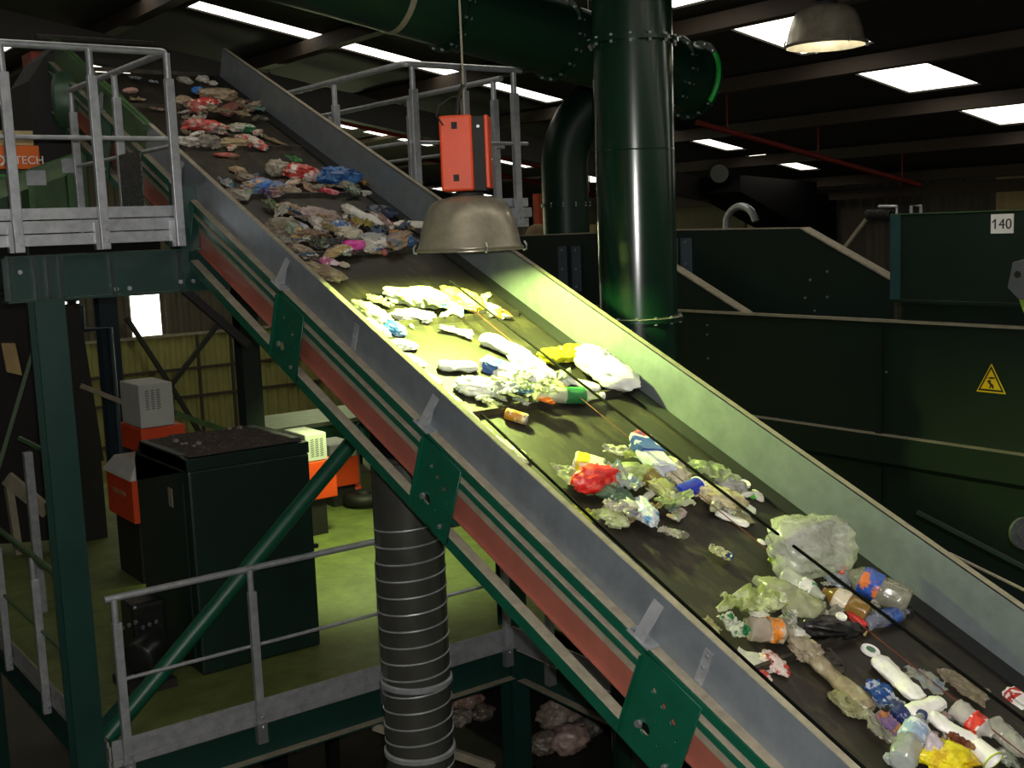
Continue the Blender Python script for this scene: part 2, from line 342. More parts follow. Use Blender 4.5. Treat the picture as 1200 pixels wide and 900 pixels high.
# ================================================================ pendant lamps
def lamp(label,c,tilt,box,lit,power,col,group=None):
    L=thing('pendant_lamp',label,'lamp',c,group); R=.275
    prof=[(.085,.285),(.17,.265),(.205,.235),(.232,.18),(.255,.10),(.268,.035),(.275,.02),(.282,.02),(.282,.0),(.272,.0),(.262,.03),(.249,.10),(.226,.178),(.199,.23),(.165,.259),(.085,.279)]
    MB().lathe(prof,c,(0,0,1),48,(False,False)).build('reflector',ALU,L,35)
    bm=MB()
    for r in (0,1): bm.tube(arc(V(c)+V((0,0,.012)),.281,(1,0,0),(0,1,0),0,2*math.pi,40),.006,6,False)
    bm.build('rim',DGAL,L,60)
    MB().lathe([(.085,.279),(.085,.30),(.05,.31)],c,(0,0,1),24).build('collar',DARK,L,40)
    for a in (.9,2.6,4.4,5.6):
        p=V(c)+V((math.cos(a)*.285,math.sin(a)*.285,.012)); q=V((math.cos(a),math.sin(a),0))
        MB().tube([p+V((0,0,.03)),p+q*.012+V((0,0,.01)),p+q*.01-V((0,0,.012)),p-q*.006-V((0,0,.016))],.006,6).build('clip',BOLT,L)
    MB().lathe([(.02,.27),(.045,.22),(.055,.19),(.045,.15),(.02,.135)],c,(0,0,1),16).build('bulb',emis('bulb_glow','#f6ffd8',lit),L,60)
    if box:
        z0=c[2]+.31; z1=z0+.385; dx,dy=math.cos(box),math.sin(box); u=V((dx,dy,0)); v=V((-dy,dx,0)); o=V((c[0],c[1],0))
        def qd(u0,u1,v0,v1,a,b2): return MB().poly([o+u*u0+v*v0+V((0,0,a)),o+u*u1+v*v0+V((0,0,a)),o+u*u1+v*v1+V((0,0,a)),o+u*u0+v*v1+V((0,0,a))],(0,0,b2-a))
        lab(qd(-.125,.045,-.085,.085,z0,z1).build('ballast_housing',ORANGE,L,None,.012),'orange sheet metal housing')
        qd(.046,.106,-.07,.07,z0,z1-.01).build('ballast_core',DARK,L)
        lab(qd(.107,.128,-.08,.08,z0+.01,z1-.005).build('side_cover',ORANGE,L,None,.006),'orange side cover')
        for zz in (z0+.05,z1-.07):
            qd(-.06,-.03,-.0875,-.085,zz,zz+.035).build('slot',DARK,L)
        w=MB(); w.bolt(o+u*.076-v*.07+V((0,0,z1-.06)),-v,.009,.006); w.build('screw',BOLT,L)
        t=V((c[0],c[1],z1))
        MB().tube([t+V((-.0,0,0)),t+V((0,0,.12)),t+V((.0,0,rz(c[0])-.2-z1))],.006,8).build('suspension_cable',DGAL,L)
        MB().tube([t+u*-.04,t+V((0,0,.08))+u*-.03,t+V((0,0,.16))],.012,8).build('hook',DARK,L)
        MB().tube([t+u*-.1+V((0,0,-.05))-v*.088,t+u*-.135+V((0,0,.0))-v*.09,t+u*-.13+V((0,0,.06)),t+u*-.06+V((0,0,.1)),t+V((0,0,.1))],.005,6).build('supply_cable',DARK,L,60)
    else:
        t=V(c)+V((0,0,.31)); MB().lathe([(.05,0),(.09,.03),(.09,.25),(.05,.27)],t,(0,0,1),20).build('ballast_housing',DARK,L,40)
        MB().tube([t+V((0,0,.27)),V((c[0],c[1],rz(c[0])-.05))],.006,6).build('suspension_cable',DGAL,L)
    ld=bpy.data.lights.new('lamp_light','POINT'); ld.energy=power; ld.color=col; ld.shadow_soft_size=.04
    lo=bpy.data.objects.new('lamp_light',ld); C.objects.link(lo); lo.location=V(c)+V((0,0,.092+H)); return L
lc=atX((551,294),3.48); lc=(3.48,lc.y,lc.z)
lamp('round grey dome lamp with orange ballast box hanging low over the belt',lc,0,-.72,30,LAMPW,(.77,1,.24))
lamp('dome lamp glowing under the roof skylights at upper right',(6.83,5.47,1.16),0,0,40,14,(1,.92,.75))
# ================================================================ support frame, upper platforms, railings
Y0=7.053
sf=thing('support_frame','dark green steel portal frame carrying the conveyor, column at left and long beam','frame',(1.85,7.15,-H))
def ibeam_x(x0,x1,y,z0,z1,wd=.16,t=.012):
    b=MB(); b.box(x0,x1,y-wd/2,y+wd/2,z1-t,z1); b.box(x0,x1,y-wd/2,y+wd/2,z0,z0+t); b.box(x0,x1,y-.004,y+.004,z0+t,z1-t); return b
def ibeam_y(y0,y1,x,z0,z1,wd=.16,t=.012):
    b=MB(); b.box(x-wd/2,x+wd/2,y0,y1,z1-t,z1); b.box(x-wd/2,x+wd/2,y0,y1,z0,z0+t); b.box(x-.004,x+.004,y0,y1,z0+t,z1-t); return b
def hcol(x,y,z0,z1,wx=.17,wy=.17,t=.012):
    b=MB(); b.box(x-wx/2,x+wx/2,y-wy/2,y-wy/2+t,z0,z1); b.box(x-wx/2,x+wx/2,y+wy/2-t,y+wy/2,z0,z1); b.box(x-.004,x+.004,y-wy/2+t,y+wy/2-t,z0,z1); return b
bm=ibeam_x(1.62,5.3,Y0+.09,-.335,-.068).build('beam',BLUEGREEN,sf,dust=DUST)
for x in (1.66,1.80,1.87,1.94,2.24,2.66):
    w=MB(); w.box(x-.006,x+.006,Y0+.012,Y0+.084,-.323,-.08); w.build('stiffener',BLUEGREEN,bm)
for x,z in ((1.70,-.16),(1.78,-.345),(1.86,-.345),(1.94,-.345),(2.01,-.345),(2.24,-.29),(2.32,-.29),(2.64,-.27),(2.72,-.27)):
    MB().bolt((x,Y0+.03,z),(0,0,-1) if z<-.33 else (0,-1,0),.014,.016).build('bolt',BOLT,bm)
hcol(1.845,Y0+.09,-H,-.336).build('column',BLUEGREEN,sf)
hcol(5.27,Y0+.3,-H,-.08).build('column',BLUEGREEN,sf)
MB().tube([(2.0,7.25,-3.12),(5.2,7.25,-.30)],.058,16).build('brace',GREENC,sf,40)
MB().bar((1.9,7.25,-3.16),(2.16,7.25,-2.94),.01,.16,(0,0,1)).build('brace_plate',BLUEGREEN,sf)
MB().bar(atY((214,338),7.3),atY((290,404),7.3),.05,.05).build('knee_brace',DARK,sf)
w=MB(); w.box(2.66,2.78,Y0+.02,Y0+.16,-.068,.32); w.build('conveyor_foot',BLUEGREEN,sf)
w=MB(); w.box(4.2,4.32,Y0+.02,Y0+.16,-.068,.32); w.build('conveyor_foot',BLUEGREEN,sf)
def platform(name,label,x0,x1,y0,y1,zf,mt,toes,beams=()):
    P=thing(name,label,'platform',((x0+x1)/2,(y0+y1)/2,zf-.05))
    MB().box(x0,x1,y0+.01,y1,zf-.03,zf).build('deck',mt,P)
    for a,c in toes:                         # ribbed galvanised toe board, seen from outside
        a=V(a);c=V(c);d=(c-a).normalized(); nrm=V((d.y,-d.x,0)); w=MB()
        for z0,z1,o in ((-.06,.005,.0),(.012,.082,.012),(.09,.155,.0)):
            w.poly([a+V((0,0,zf+z0))+nrm*o,c+V((0,0,zf+z0))+nrm*o,c+V((0,0,zf+z1))+nrm*o,a+V((0,0,zf+z1))+nrm*o],-nrm*.02)
        w.build('toe_board',GALV,P,dust=DGAL)
    return P
ZU=.045
p=platform('access_platform','galvanised upper platform at left beside the conveyor',-.6,2.66,Y0+.02,10.8,ZU,GRATE,[((-.6,Y0+.02,0),(2.66,Y0+.02,0)),((2.66,Y0+.02,0),(2.66,10.8,0))])
MB().box(-.6,2.6,Y0+.22,Y0+.3,-.066,.0).build('gap_shade_strip',PITCH,p)  # black strip added to paint the shade in the gap below the toe board
for x in (.7,1.8): ibeam_y(Y0+.2,9.6,x,-.30,-.0).build('deck_beam',BLUEGREEN,p)
for x in (-.4,1.35): MB().box(x-.05,x+.05,9.45,9.55,-H,-.02).build('leg',BLUEGREEN,p)
p=platform('access_platform','upper platform behind the far side of the conveyor with grey railing',4.3,5.42,Y0+.06,11,ZU,GRATE,[((4.3,Y0+.06,0),(5.42,Y0+.06,0)),((5.42,Y0+.06,0),(5.42,11,0))])
hcol(atY((294,440),10.8).x,10.85,-H,.01,.19,.19).build('leg',DARKG,p)
MB().box(5.2,5.34,Y0+.24,Y0+.36,-.08,.01).build('foot_plate',BLUEGREEN,p)
ibeam_y(Y0+.5,11,4.9,-.30,.0).build('deck_beam',BLUEGREEN,p)
def post(R,x,y,zb,zt,feet=None,off=(0,0)):
    w=MB(); w.box(x-.027,x+.027,y-.022,y+.022,zb,zt-.16); g=w.build('post',GALV,R,None,.004)
    MB().tube([(x-.004,y,zt-.17),(x-.004,y,zt-.01)],.021,12).build('post_top',GALV,g,40)
    MB().bolts(g,[(x+.01,y-.022,z) for z in (zb+.05,zb+.12)],(0,-1,0))
    return g
R=thing('guard_railing','grey tube railing along the front of the upper platform at left','railing',(2.65,Y0,-.05))
zt=1.115
MB().tube([(-.6,Y0,zt),(2.58,Y0,zt)]+arc((2.60,Y0+.05,zt),.05,(1,0,0),(0,1,0),-math.pi/2,0,5)+[(2.65,Y0+.2,zt),(2.65,9.1,zt)],.022,14).build('top_rail',GALV,R,50)
MB().tube([(-.6,Y0+.0,.60),(2.63,Y0+.0,.60)],.014,10).build('mid_rail',GALV,R,50)
MB().tube([(2.65,Y0+.03,.56),(2.65,9.1,.56)],.014,10).build('mid_rail',GALV,R,50)
for x in (.75,1.225,1.70,2.185,2.645):
    post(R,x,Y0-.022,-.05,zt)
    w=MB(); w.box(x-.055,x-.030,Y0-.03,Y0+.02,-.05,.11); w.build('post_foot',BOLT,R)
for y in (8.05,9.05): post(R,2.655,y,.0,zt)
R=thing('guard_railing','railing on the upper platform behind the far side of the conveyor','railing',(4.35,Y0+.04,0))
MB().tube([(5.36,Y0+.04,zt+.02),(4.42,Y0+.04,zt+.02)]+arc((4.40,Y0+.09,zt+.02),.05,(-1,0,0),(0,1,0),-math.pi/2,0,5)+[(4.35,Y0+.3,zt+.02),(4.35,9.5,zt+.02)],.022,14).build('top_rail',GALV,R,50)
MB().tube([(5.4,7.4,zt),(5.4,10.9,zt)],.022,12).build('top_rail',GALV,R,50)
for z in (.6,):
    MB().tube([(4.37,Y0+.04,z),(5.4,Y0+.04,z)],.014,10).build('mid_rail',GALV,R,50)
    MB().tube([(4.35,Y0+.06,z),(4.35,9.5,z)],.014,10).build('mid_rail',GALV,R,50)
    MB().tube([(5.4,7.4,z),(5.4,10.9,z)],.014,10).build('mid_rail',GALV,R,50)
for x,y in ((4.41,Y0+.03),(5.285,Y0+.03),(4.36,8.14),(5.4,7.5),(4.84,Y0+.03),(5.4,8.75),(5.4,10.2)): post(R,x,y,.0,zt+.01)
# ---------------- lower platform
ZL=-3.19
LP=thing('lower_platform','yellow-green checker plate floor of the lower platform below the conveyor','platform',(4,9,ZL-.1))
w=MB(); w.box(1.97,8.0,Y0+.02,15.5,ZL-.03,ZL); lab(w.build('deck',DECK,LP),'worn yellow-green deck')
w=MB(); w.box(5.46,7.9,2.6,Y0+.02,ZL-.03,ZL); w.build('deck',DECK,LP)
def toe(a,c,zf,P,nrm):
    a=V(a);c=V(c);nrm=V(nrm);w=MB()
    for z0,z1,o in ((-.055,-.01,.006),(-.01,.085,.0),(.085,.12,.008)):
        w.poly([a+V((0,0,zf+z0))+nrm*o,c+V((0,0,zf+z0))+nrm*o,c+V((0,0,zf+z1))+nrm*o,a+V((0,0,zf+z1))+nrm*o],-nrm*.012)
    w.build('toe_board',GALV,P,dust=DGAL)
toe((1.97,Y0,0),(5.06,Y0,0),ZL,LP,(0,-1,0)); toe((5.06,Y0,0),(5.06,2.6,0),ZL,LP,(-1,0,0)); toe((1.95,Y0,0),(1.95,15,0),ZL,LP,(-1,0,0))
ibeam_x(1.97,5.1,Y0+.12,-3.53,-3.27).build('edge_beam',BLUEGREEN,LP,dust=DUST)
ibeam_y(2.6,Y0,5.16,-3.53,-3.27).build('edge_beam',BLUEGREEN,LP,dust=DUST)
ibeam_y(Y0+.3,15,2.06,-3.53,-3.27).build('edge_beam',BLUEGREEN,LP)
ibeam_x(2.2,7.8,9.5,-3.53,-3.23).build('edge_beam',BLUEGREEN,LP)
for x,y in ((2.06,11),(7.8,11),(5.25,2.8),(7.7,2.8),(2.06,15.2),(7.8,15.2)): MB().box(x-.08,x+.08,y-.08,y+.08,-H,-3.26).build('leg',BLUEGREEN,LP)
MB().bar((3.85,Y0+.1,-3.55),(4.65,Y0-.25,-4.0),.06,.06).build('hanger',DGAL,LP)
R=thing('guard_railing','grey handrail along the front edge of the lower platform under the conveyor','railing',(3.5,Y0,ZL-.1))
zl=-2.167
MB().tube([(2.0,Y0-.01,zl),(3.86,Y0-.01,zl),(5.03,Y0-.01,zl)],.022,14).build('top_rail',GALV,R,50)
MB().tube([(2.05,Y0-.0,-2.695),(5.03,Y0-.0,-2.695)],.013,10).build('mid_rail',GALV,R,50)
for x in (2.055,2.94,3.9,4.98):
    post(R,x,Y0-.03,-3.30,zl+.01)
    w=MB(); w.box(x-.035,x+.035,Y0-.055,Y0-.008,-3.36,-3.22); w.build('post_foot',BOLT,R)
R=thing('guard_railing','railing along the lower platform edge passing beneath the conveyor','railing',(5.06,5,ZL-.1))
MB().tube([(5.04,Y0-.15,zl),(5.04,2.7,zl)],.022,12).build('top_rail',GALV,R,50); MB().tube([(5.05,Y0-.15,-2.695),(5.05,2.7,-2.695)],.013,10).build('mid_rail',GALV,R,50)
for y in (6.55,5.1,3.6):
    post(R,5.03,y,-3.30,zl+.01); w=MB(); w.box(4.99,5.055,y-.03,y+.03,-3.38,-3.22); w.build('post_foot',BOLT,R)
R=thing('guard_railing','railing along the left edge of the lower platform beyond the green column','railing',(1.93,9,ZL-.1))
MB().tube([(1.93,7.6,zl),(1.93,14.8,zl)],.022,12).build('top_rail',GREENL,R,50); MB().tube([(1.93,7.6,-2.695),(1.93,14.8,-2.695)],.014,10).build('mid_rail',GREENL,R,50)
for y in (8.37,9.45,10.6,12): post(R,1.915,y,-3.30,zl+.01)
# ---------------- spiral duct
SD=thing('spiral_duct','shiny spiral-seamed silver duct standing behind the conveyor chord','duct',(3.62,5.86,-H))
cx,cy=3.36,5.68; rr=.185
q=dep((489,740),0); 
def axisfit(): 
    # axis where the left and right silhouettes meet the photograph
    a=atX((446,760),SDX); b=atX((531,760),SDX); return (a+b)/2
SDX=3.36; ctr=axisfit(); cx,cy=SDX,ctr.y
rl=ray((446,760)).normalized(); rr=abs(V((cx,cy,ctr.z)).cross(rl).length)
pitch=.098; prof=[]; z=-1.50
MB().lathe([(rr,-H+.02),(rr,-1.52)],(cx,cy,0),(0,0,1),48).build('tube',CHROME,SD,40)
w=MB(); pts=[]; nturn=int((H-1.6)/pitch); n=nturn*28
for i in range(n+1):
    a=2*math.pi*i/28; pts.append((cx+math.cos(a)*(rr+.001),cy+math.sin(a)*(rr+.001),-H+.05+pitch*i/28))
w.tube(pts,.0055,5); w.build('spiral_seam',GALV,SD,60)
for zz in (-2.62,-3.05):
    MB().lathe([(rr,zz-.02),(rr+.012,zz-.012),(rr+.012,zz+.012),(rr,zz+.02)],(cx,cy,0),(0,0,1),48,(False,False)).build('clamp_ring',GALV,SD,50)
zt_=atX((470,532),SDX).z
MB().lathe([(rr,-1.52),(rr,zt_-.02),(rr+.012,zt_-.01),(rr+.012,zt_+.01),(rr,zt_+.02)],(cx,cy,0),(0,0,1),48,(False,False)).build('end_ring',CHROME,SD,40)
MB().lathe([(rr*.96,zt_-.05),(rr*.96,zt_+.22)],(cx,cy,0),(0,0,1),32).build('inlet_collar',PITCH,SD,40)
# ---------------- vertical green pipe
def flanged(P,o,ax,r,hs,mt,nb=14,w_=.035):
    for h in hs:
        f=MB().lathe([(r,h-.012),(r+w_,h-.012),(r+w_,h-.001),(r+w_,h+.001),(r+w_,h+.012),(r,h+.012)],o,ax,48,(False,False)).build('flange',mt,P,30)
        ax=V(ax).normalized(); u=ax.orthogonal().normalized(); v=ax.cross(u)
        MB().bolts(f,[V(o)+ax*(h-.026)+(u*math.cos(2*math.pi*k/nb)+v*math.sin(2*math.pi*k/nb))*(r+w_*.6) for k in range(nb)],ax,.010,.052)
vp=dep((744.5,200),7.30); vr=.247
VPp=thing('vertical_duct','thick glossy dark green vertical pipe behind the far side wall','pipe',(vp.x,vp.y,-H))
MB().lathe([(vr,-H),(vr,rz(vp.x)-.10)],(vp.x,vp.y,0),(0,0,1),64).build('tube',GREENP,VPp,40)
z1=dep((744,47),7.1).z; z2=dep((748,379),7.1).z; z3=dep((745,175),7.1).z
flanged(VPp,(vp.x,vp.y,0),(0,0,1),vr,(z1,z2),DGAL if 0 else GREENP)
MB().lathe([(vr+.001,z2+.013),(vr+.03,z2+.013),(vr+.03,z2+.016),(vr+.001,z2+.016)],(vp.x,vp.y,0),(0,0,1),48,(False,False)).build('dust_ring',DUST,VPp)
MB().lathe([(vr,z3-.004),(vr+.003,z3),(vr,z3+.004)],(vp.x,vp.y,0),(0,0,1),48,(False,False)).build('seam',GREENP,VPp,30)
# ---------------- overhead duct following the roof slope
oc=dep((690,58),8.55); od=(V((1,0,-RT*.95))).normalized(); orad=.262
OD=thing('overhead_duct','big dark green round duct slung under the roof, ending behind the vertical pipe','pipe',oc)
xa=(-1.5-oc.x)/od.x; xe=(dep((812,95),9.2).x-oc.x)/od.x
MB().lathe([(orad,xa),(orad,xe)],oc,od,64).build('tube',GREENO,OD,40)
h=[(dep((648,45),8.4).x-oc.x)/od.x,(dep((505,30),8.0).x-oc.x)/od.x,(dep((788,80),9).x-oc.x)/od.x]
flanged(OD,oc,od,orad,h,GREENO,16)
flanged(OD,oc,od,orad,[xe],GREENO,16,.045)
w=MB(); u=od.cross(V((0,0,1))).normalized(); v=u.cross(od)
pts=[oc+od*(xe-.014)+(u*math.cos(a)+v*math.sin(a))*(orad+.025) for a in [math.radians(-40+i*6) for i in range(14)]]
w.tube(pts,.022,8); lab(w.build('gasket',mat('bright_green_gasket','#1e9a35',.5,0,.1,5),OD,50),'bright green gasket on the end flange')
hs=(dep((440,20),7.8).x-oc.x)/od.x
MB().lathe([(orad,hs-.02),(orad+.006,hs-.02),(orad+.006,hs+.02),(orad,hs+.02)],oc,od,48,(False,False)).build('strap',DGAL,OD,30)
for xx in (hs+.1,xe-.5,(dep((692,17),8.5).x-oc.x)/od.x):
    p=oc+od*xx; MB().tube([p+V((0,0,orad)),V((p.x,p.y,rz(p.x)))],.004,6).build('hanger_wire',DGAL,OD)
# ---------------- elbow pipe
e0=dep((663,240),13.9); er=.278
EP=thing('elbow_duct','dark green elbow pipe curving up behind the vertical pipe','pipe',(e0.x,e0.y,-H))
g=V((.85,-.52,0)).normalized(); top=e0.z+.43
pts=[(e0.x,e0.y,-H),(e0.x,e0.y,top-.05)]+arc(V((e0.x,e0.y,top))+g*.93,.93,-g,(0,0,1),0,math.pi*.33,9)
MB().tube(pts,er,40).build('tube',GREENO,EP,25)
flanged(EP,(e0.x,e0.y,0),(0,0,1),er,(e0.z,),GREENO,12,.02)
# ================================================================ bunkers at right
XH=8.0
def hy(p,X=XH): return atX(p,X)
BK=thing('bunker','long dark green sheet steel bunker wall at right with two ledges','bunker',(XH+.1,4,-H))
ya=hy((612,372)).y+1.5; yb=2.2
lz1=-.892; lz2=-1.81
MB().box(XH,XH+.02,yb,ya,lz2,lz1).build('upper_panel',BUNK,BK)
MB().box(XH-.03,XH+.02,yb,ya,lz1,lz1+.022).build('top_ledge',DGAL,BK)
MB().box(XH-.10,XH+.02,yb,ya,lz2-.03,lz2).build('lower_ledge',BUNK,BK,dust=DGAL)
MB().poly([(XH-.10,yb,lz2-.03),(XH-.10,yb,lz2-.22),(XH-.02,yb,lz2-.27),(XH+.02,yb,lz2-.27),(XH+.02,yb,lz2-.03)],(0,ya-yb,0)).build('apron',BUNK,BK)
MB().box(XH-.0,XH+.02,yb,ya,-H,lz2-.27).build('lower_panel',BUNK,BK)
ys=hy((1032,440)).y
for y in (ys,ys+2.4,ys+4.6):
    MB().box(XH-.035,XH,y-.03,y+.03,lz2,lz1-.05).build('stiffener',BLUEG if 0 else DARKG,BK)
    MB().box(XH-.03,XH,y-.03,y+.03,-3.6,lz2-.28).build('stiffener',DARKG,BK)
for px in ((910,487),(985,497),(1062,508)):
    q=hy(px,XH-.06); MB().bolt((XH-.06,q.y,lz2),(0,0,1),.016,.012).build('bolt',BOLT,BK)
for p in ((829,381),(829,392),(830,420),(1039,436),(955,364)):
    q=hy(p); MB().bolt((XH,q.y,q.z),(-1,0,0),.010,.008).build('bolt',BOLT,BK)
# warning triangle
c=hy((1162,446)); ux=V((0,-1,0)); uy=V((0,0,1)); tp=hy((1162,426)); bl=hy((1144.5,459)); br_=hy((1180,461.5))
hh=tp.z-(bl.z+br_.z)/2; ww=abs(br_.y-bl.y)*.97; zc=(bl.z+br_.z)/2; o3=V((XH-.004,c.y,zc))
def tri(s,dz): return [(-ww/2*s,dz),(ww/2*s,dz),(0,dz+hh*s)]
ws=curve_plate('warning_sign',tri(1,0),[],mat('sign_yellow','#e6c419',.5,0,.05,4),BK,o3,ux,uy,.003); lab(ws,'yellow triangular warning sign with black symbol')
def ring(s1,d1,s2,d2,off,mt,name): curve_plate(name,tri(s1,d1),[tri(s2,d2)],mt,ws,o3+V((-.003,0,0)),ux,uy,.002)
SB=mat('sign_black','#1a1509',.6,0,.1,5)
ring(.88,hh*.05,.70,hh*.115,0,SB,'sign_border')
curve_plate('symbol',[(-.035*ww/.22,hh*.50),(.0,hh*.54),(.03*ww/.22,hh*.53),(.028*ww/.22,hh*.49),(0,hh*.47)],[],SB,ws,o3+V((-.003,0,0)),ux,uy,.002)
k_=ww/.22
curve_plate('symbol',[(-.028*k_,hh*.40),(-.012*k_,hh*.44),(.002*k_,hh*.41),(-.006*k_,hh*.36),(.018*k_,hh*.27),(.022*k_,hh*.15),(.010*k_,hh*.15),(.006*k_,hh*.24),(-.004*k_,hh*.15),(-.014*k_,hh*.15),(-.006*k_,hh*.26),(-.022*k_,hh*.34)],[],SB,ws,o3+V((-.003,0,0)),ux,uy,.002)
# box with the number plate
FH=thing('feed_hopper','dark green hopper box with white number plate, upper right on the bunker','hopper',(XH+.3,5,-.75))
y1=hy((1051,255)).y; 
MB().box(XH-.06,XH-.04,2.3,y1,-.70,-.035).build('side_panel',BUNK,FH)
MB().box(XH-.07,XH+.6,2.3,y1,-.725,-.70).build('bottom_flange',BUNK,FH,dust=DUST)
MB().box(XH-.055,XH+.6,y1-.02,y1,-.70,-.035).build('end_panel',BUNK,FH); MB().box(XH+.03,XH+.6,2.3,y1-.03,-.87,-.725).build('plinth',BUNK,FH)
MB().box(XH-.07,XH-.058,y1-.08,y1+.01,-.70,-.03).build('corner_flange',mat('blue_grey_green','#26464a',.4,0,.15,5),FH)
MB().box(XH-.075,XH-.03,2.3,y1,-.035,-.028).build('top_flange',GREENL,FH)
a=hy((1162,252),XH-.06);c=hy((1188,274),XH-.06)
o=MB().box(XH-.068,XH-.061,c.y,a.y,c.z+.005,a.z+.005).build('number_plate',OFFW2,FH); lab(o,'white plate with the number 140')
text_mesh('number','140',.105,SB,o,V((XH-.070,(a.y+c.y)/2,(a.z+c.z)/2)),V((0,-1,0)),V((0,0,1)))
yc=(a.y+c.y)/2+.0555; zc_=(a.z+c.z)/2
MB().bar((XH-.070,yc+.022,zc_+.014),(XH-.070,yc-.002,zc_+.034),.002,.008).build('number_flag',SB,o)
# sloping-sided chute behind
CH=thing('chute','dark green open chute with sloping dusty top edges on the bunker','chute',(XH+.5,7,-.87))
def wallpoly(pts,X,mt,name,edges):
    P=[hy(p,X) for p in pts]; P=[V((X,p.y,p.z)) for p in P]
    o=MB().poly(P,(.015,0,0)).build(name,mt,CH)
    for i,wd in edges:
        a,c=P[i],P[i+1]; d=(c-a).normalized(); up=d.cross(V((1,0,0))); up=up if up.z>0 else -up
        MB().poly([a+V((-wd*.3,0,0)),c+V((-wd*.3,0,0)),c+V((wd,0,0)),a+V((wd,0,0))],up*.014).build('edge_strip',DUST,CH)
wallpoly([(606,277),(800,270),(940,268),(1047,329),(1047,700),(606,700)],XH+.5,BUNK,'side_wall',[(0,.01),(1,.01),(2,.10)])
wallpoly([(700,262),(793,316),(874,368),(700,365)],XH+.06,BUNK,'side_wall',[(0,.09),(1,.09)])
for p in ((668,307),(797,300)):
    for dx in (-8,8):
        q=hy((p[0]+dx,p[1]),XH+.49); w=MB().box(XH+.475,XH+.49,q.y-.075,q.y+.075,q.z-.33,q.z+.18).build('joint_plate',mat('blue_grey_plate','#53616c',.3,.3,.12,5),CH)
        for dz in (.14,-.08,-.28): MB().bolt((XH+.475,q.y,q.z+dz),(-1,0,0),.014,.01).build('bolt',BOLT,w)
for p in ((970,318),(950,328),(944,349),(970,348)): q=hy(p,XH+.5); MB().bolt((XH+.5,q.y,q.z),(-1,0,0),.012,.012).build('bolt',BOLT,CH)
# bearing at the right edge
DB=8.30
q=dep((1197,330),DB); BG=thing('bearing_housing','grey octagonal bearing plate with lime bracket at the right edge','bearing',(q.x,q.y,q.z-.2))
u=V((0,-1,0)); v=V((0,0,1)); BX=q.x
def pl(pts,dx): return [V((BX+dx,q.y-a*1.2,q.z+b*1.15)) for a,b in pts]
MB().poly(pl([(-.06,.12),(.02,.14),(.16,.10),(.16,-.12),(-.02,-.11),(-.09,-.04)],0),(.04,0,0)).build('plate',mat('grey_casting','#6b7073',.5,.4,.15,8),BG,None,.006)
MB().lathe([(.025,0),(.025,.004)],V((BX,q.y+.03,q.z+.05)),(-1,0,0),20).build('shaft_hole',DARK,BG)
LIME=mat('lime_paint','#8fb54a',.5,0,.15,5)
MB().poly(pl([(.0,.14),(.02,.28),(.16,.36),(.16,.12)],.042),(.05,0,0)).build('bracket',LIME,BG); MB().poly(pl([(-.04,-.10),(.0,-.20),(.16,-.24),(.16,-.10)],.042),(.05,0,0)).build('bracket',LIME,BG)
u=rgt; v=-dwn
q=dep((1206,626),6.0); w=MB().lathe([(.085,0),(.085,.03),(.05,.03),(.05,.04)],q+fwd*.05,-fwd,24)
for k in range(8): w.bolt(q+fwd*.022+(u*math.cos(k*.785)+v*math.sin(k*.785))*.07,-fwd,.008,.012)
tag(w.build('flange_cap',mat('dark_casting','#4a4e50',.5,.4,.15,8),None,40),'round bolted grey cap at the right edge below the ledges','cap')
# inclined side trough behind the conveyor
def P6(p,d): return dep(p,d)
a,c=dep((1112,648),5.6),dep((1230,706),5.1)
ST=thing('side_trough','dark sloping trough edge visible past the far side wall, lower right','chute',tuple((a+c)/2+V((0,0,-.3))))
MB().poly([a,c,c+V((0,0,-.6)),a+V((0,0,-.6))],V((.02,.01,0))).build('side_panel',DARKG,ST)
MB().bar(a,c,.014,.008).build('edge',DGAL,ST); MB().bar(dep((1075,600),6.4),dep((1230,680),6.0),.02,.02).build('seam',BUNK,ST)
# ================================================================ lower platform machinery
CB=thing('machine_cabinet','big dark green machine cabinet with dirt heaped on its top','cabinet',(3.41,8.55,ZL))
MB().box(2.93,3.89,8.0,9.15,ZL,-1.66).build('body',CABG,CB,None,.02)
w=MB(); w.poly([(2.93,8.02,-1.66),(2.93,8.02,-1.60),(2.93,8.16,-1.56),(2.93,9.0,-1.56),(2.93,9.15,-1.72),(2.93,9.15,-1.9)],(.96,0,0)); w.build('hood',CABG,CB)
w=MB()
for a in ((2.93,3.89,8.0,8.03),(3.86,3.89,8.03,9.1),(2.93,2.96,8.03,9.0)): w.box(a[0],a[1],a[2],a[3],-1.66,-1.575)
w.build('top_lip',CABG,CB)
w=MB(); n=34; g=[[None]*(n+1) for _ in range(n+1)]
for i in range(n+1):
    for j in range(n+1):
        x=2.96+.9*i/n; y=8.03+.98*j/n; e=min(i,j,n-i,n-j)/n
        g[i][j]=w.bm.verts.new((x,y,-1.565+min(1,e*6)*(.03+.035*noise.noise(V((x*5,y*5,0)))+.02*noise.noise(V((x*22,y*22,1))))))
for i in range(n):
    for j in range(n): w.bm.faces.new((g[i][j],g[i+1][j],g[i+1][j+1],g[i][j+1]))
o=w.build('dirt_layer',mat('rubble_dirt','#4a3f38',.95,0,0,38,.6,col2='#7c7168',thr=.6),CB); o['kind']='stuff'
random.seed(4)
for i in range(9):
    w=MB(); bmesh.ops.create_icosphere(w.bm,subdivisions=2,radius=random.uniform(.012,.026),matrix=Matrix.Translation((random.uniform(3.0,3.8),random.uniform(8.08,8.9),-1.525))@Matrix.Diagonal((1,1.4,.7,1)))
    tag(w.build('debris_scrap',mat('pale_scrap','#8f867a',.8,0,.2,9),None,60),'small pale scrap lying in the dirt on the dark green cabinet','scrap','scraps on the cabinet top')
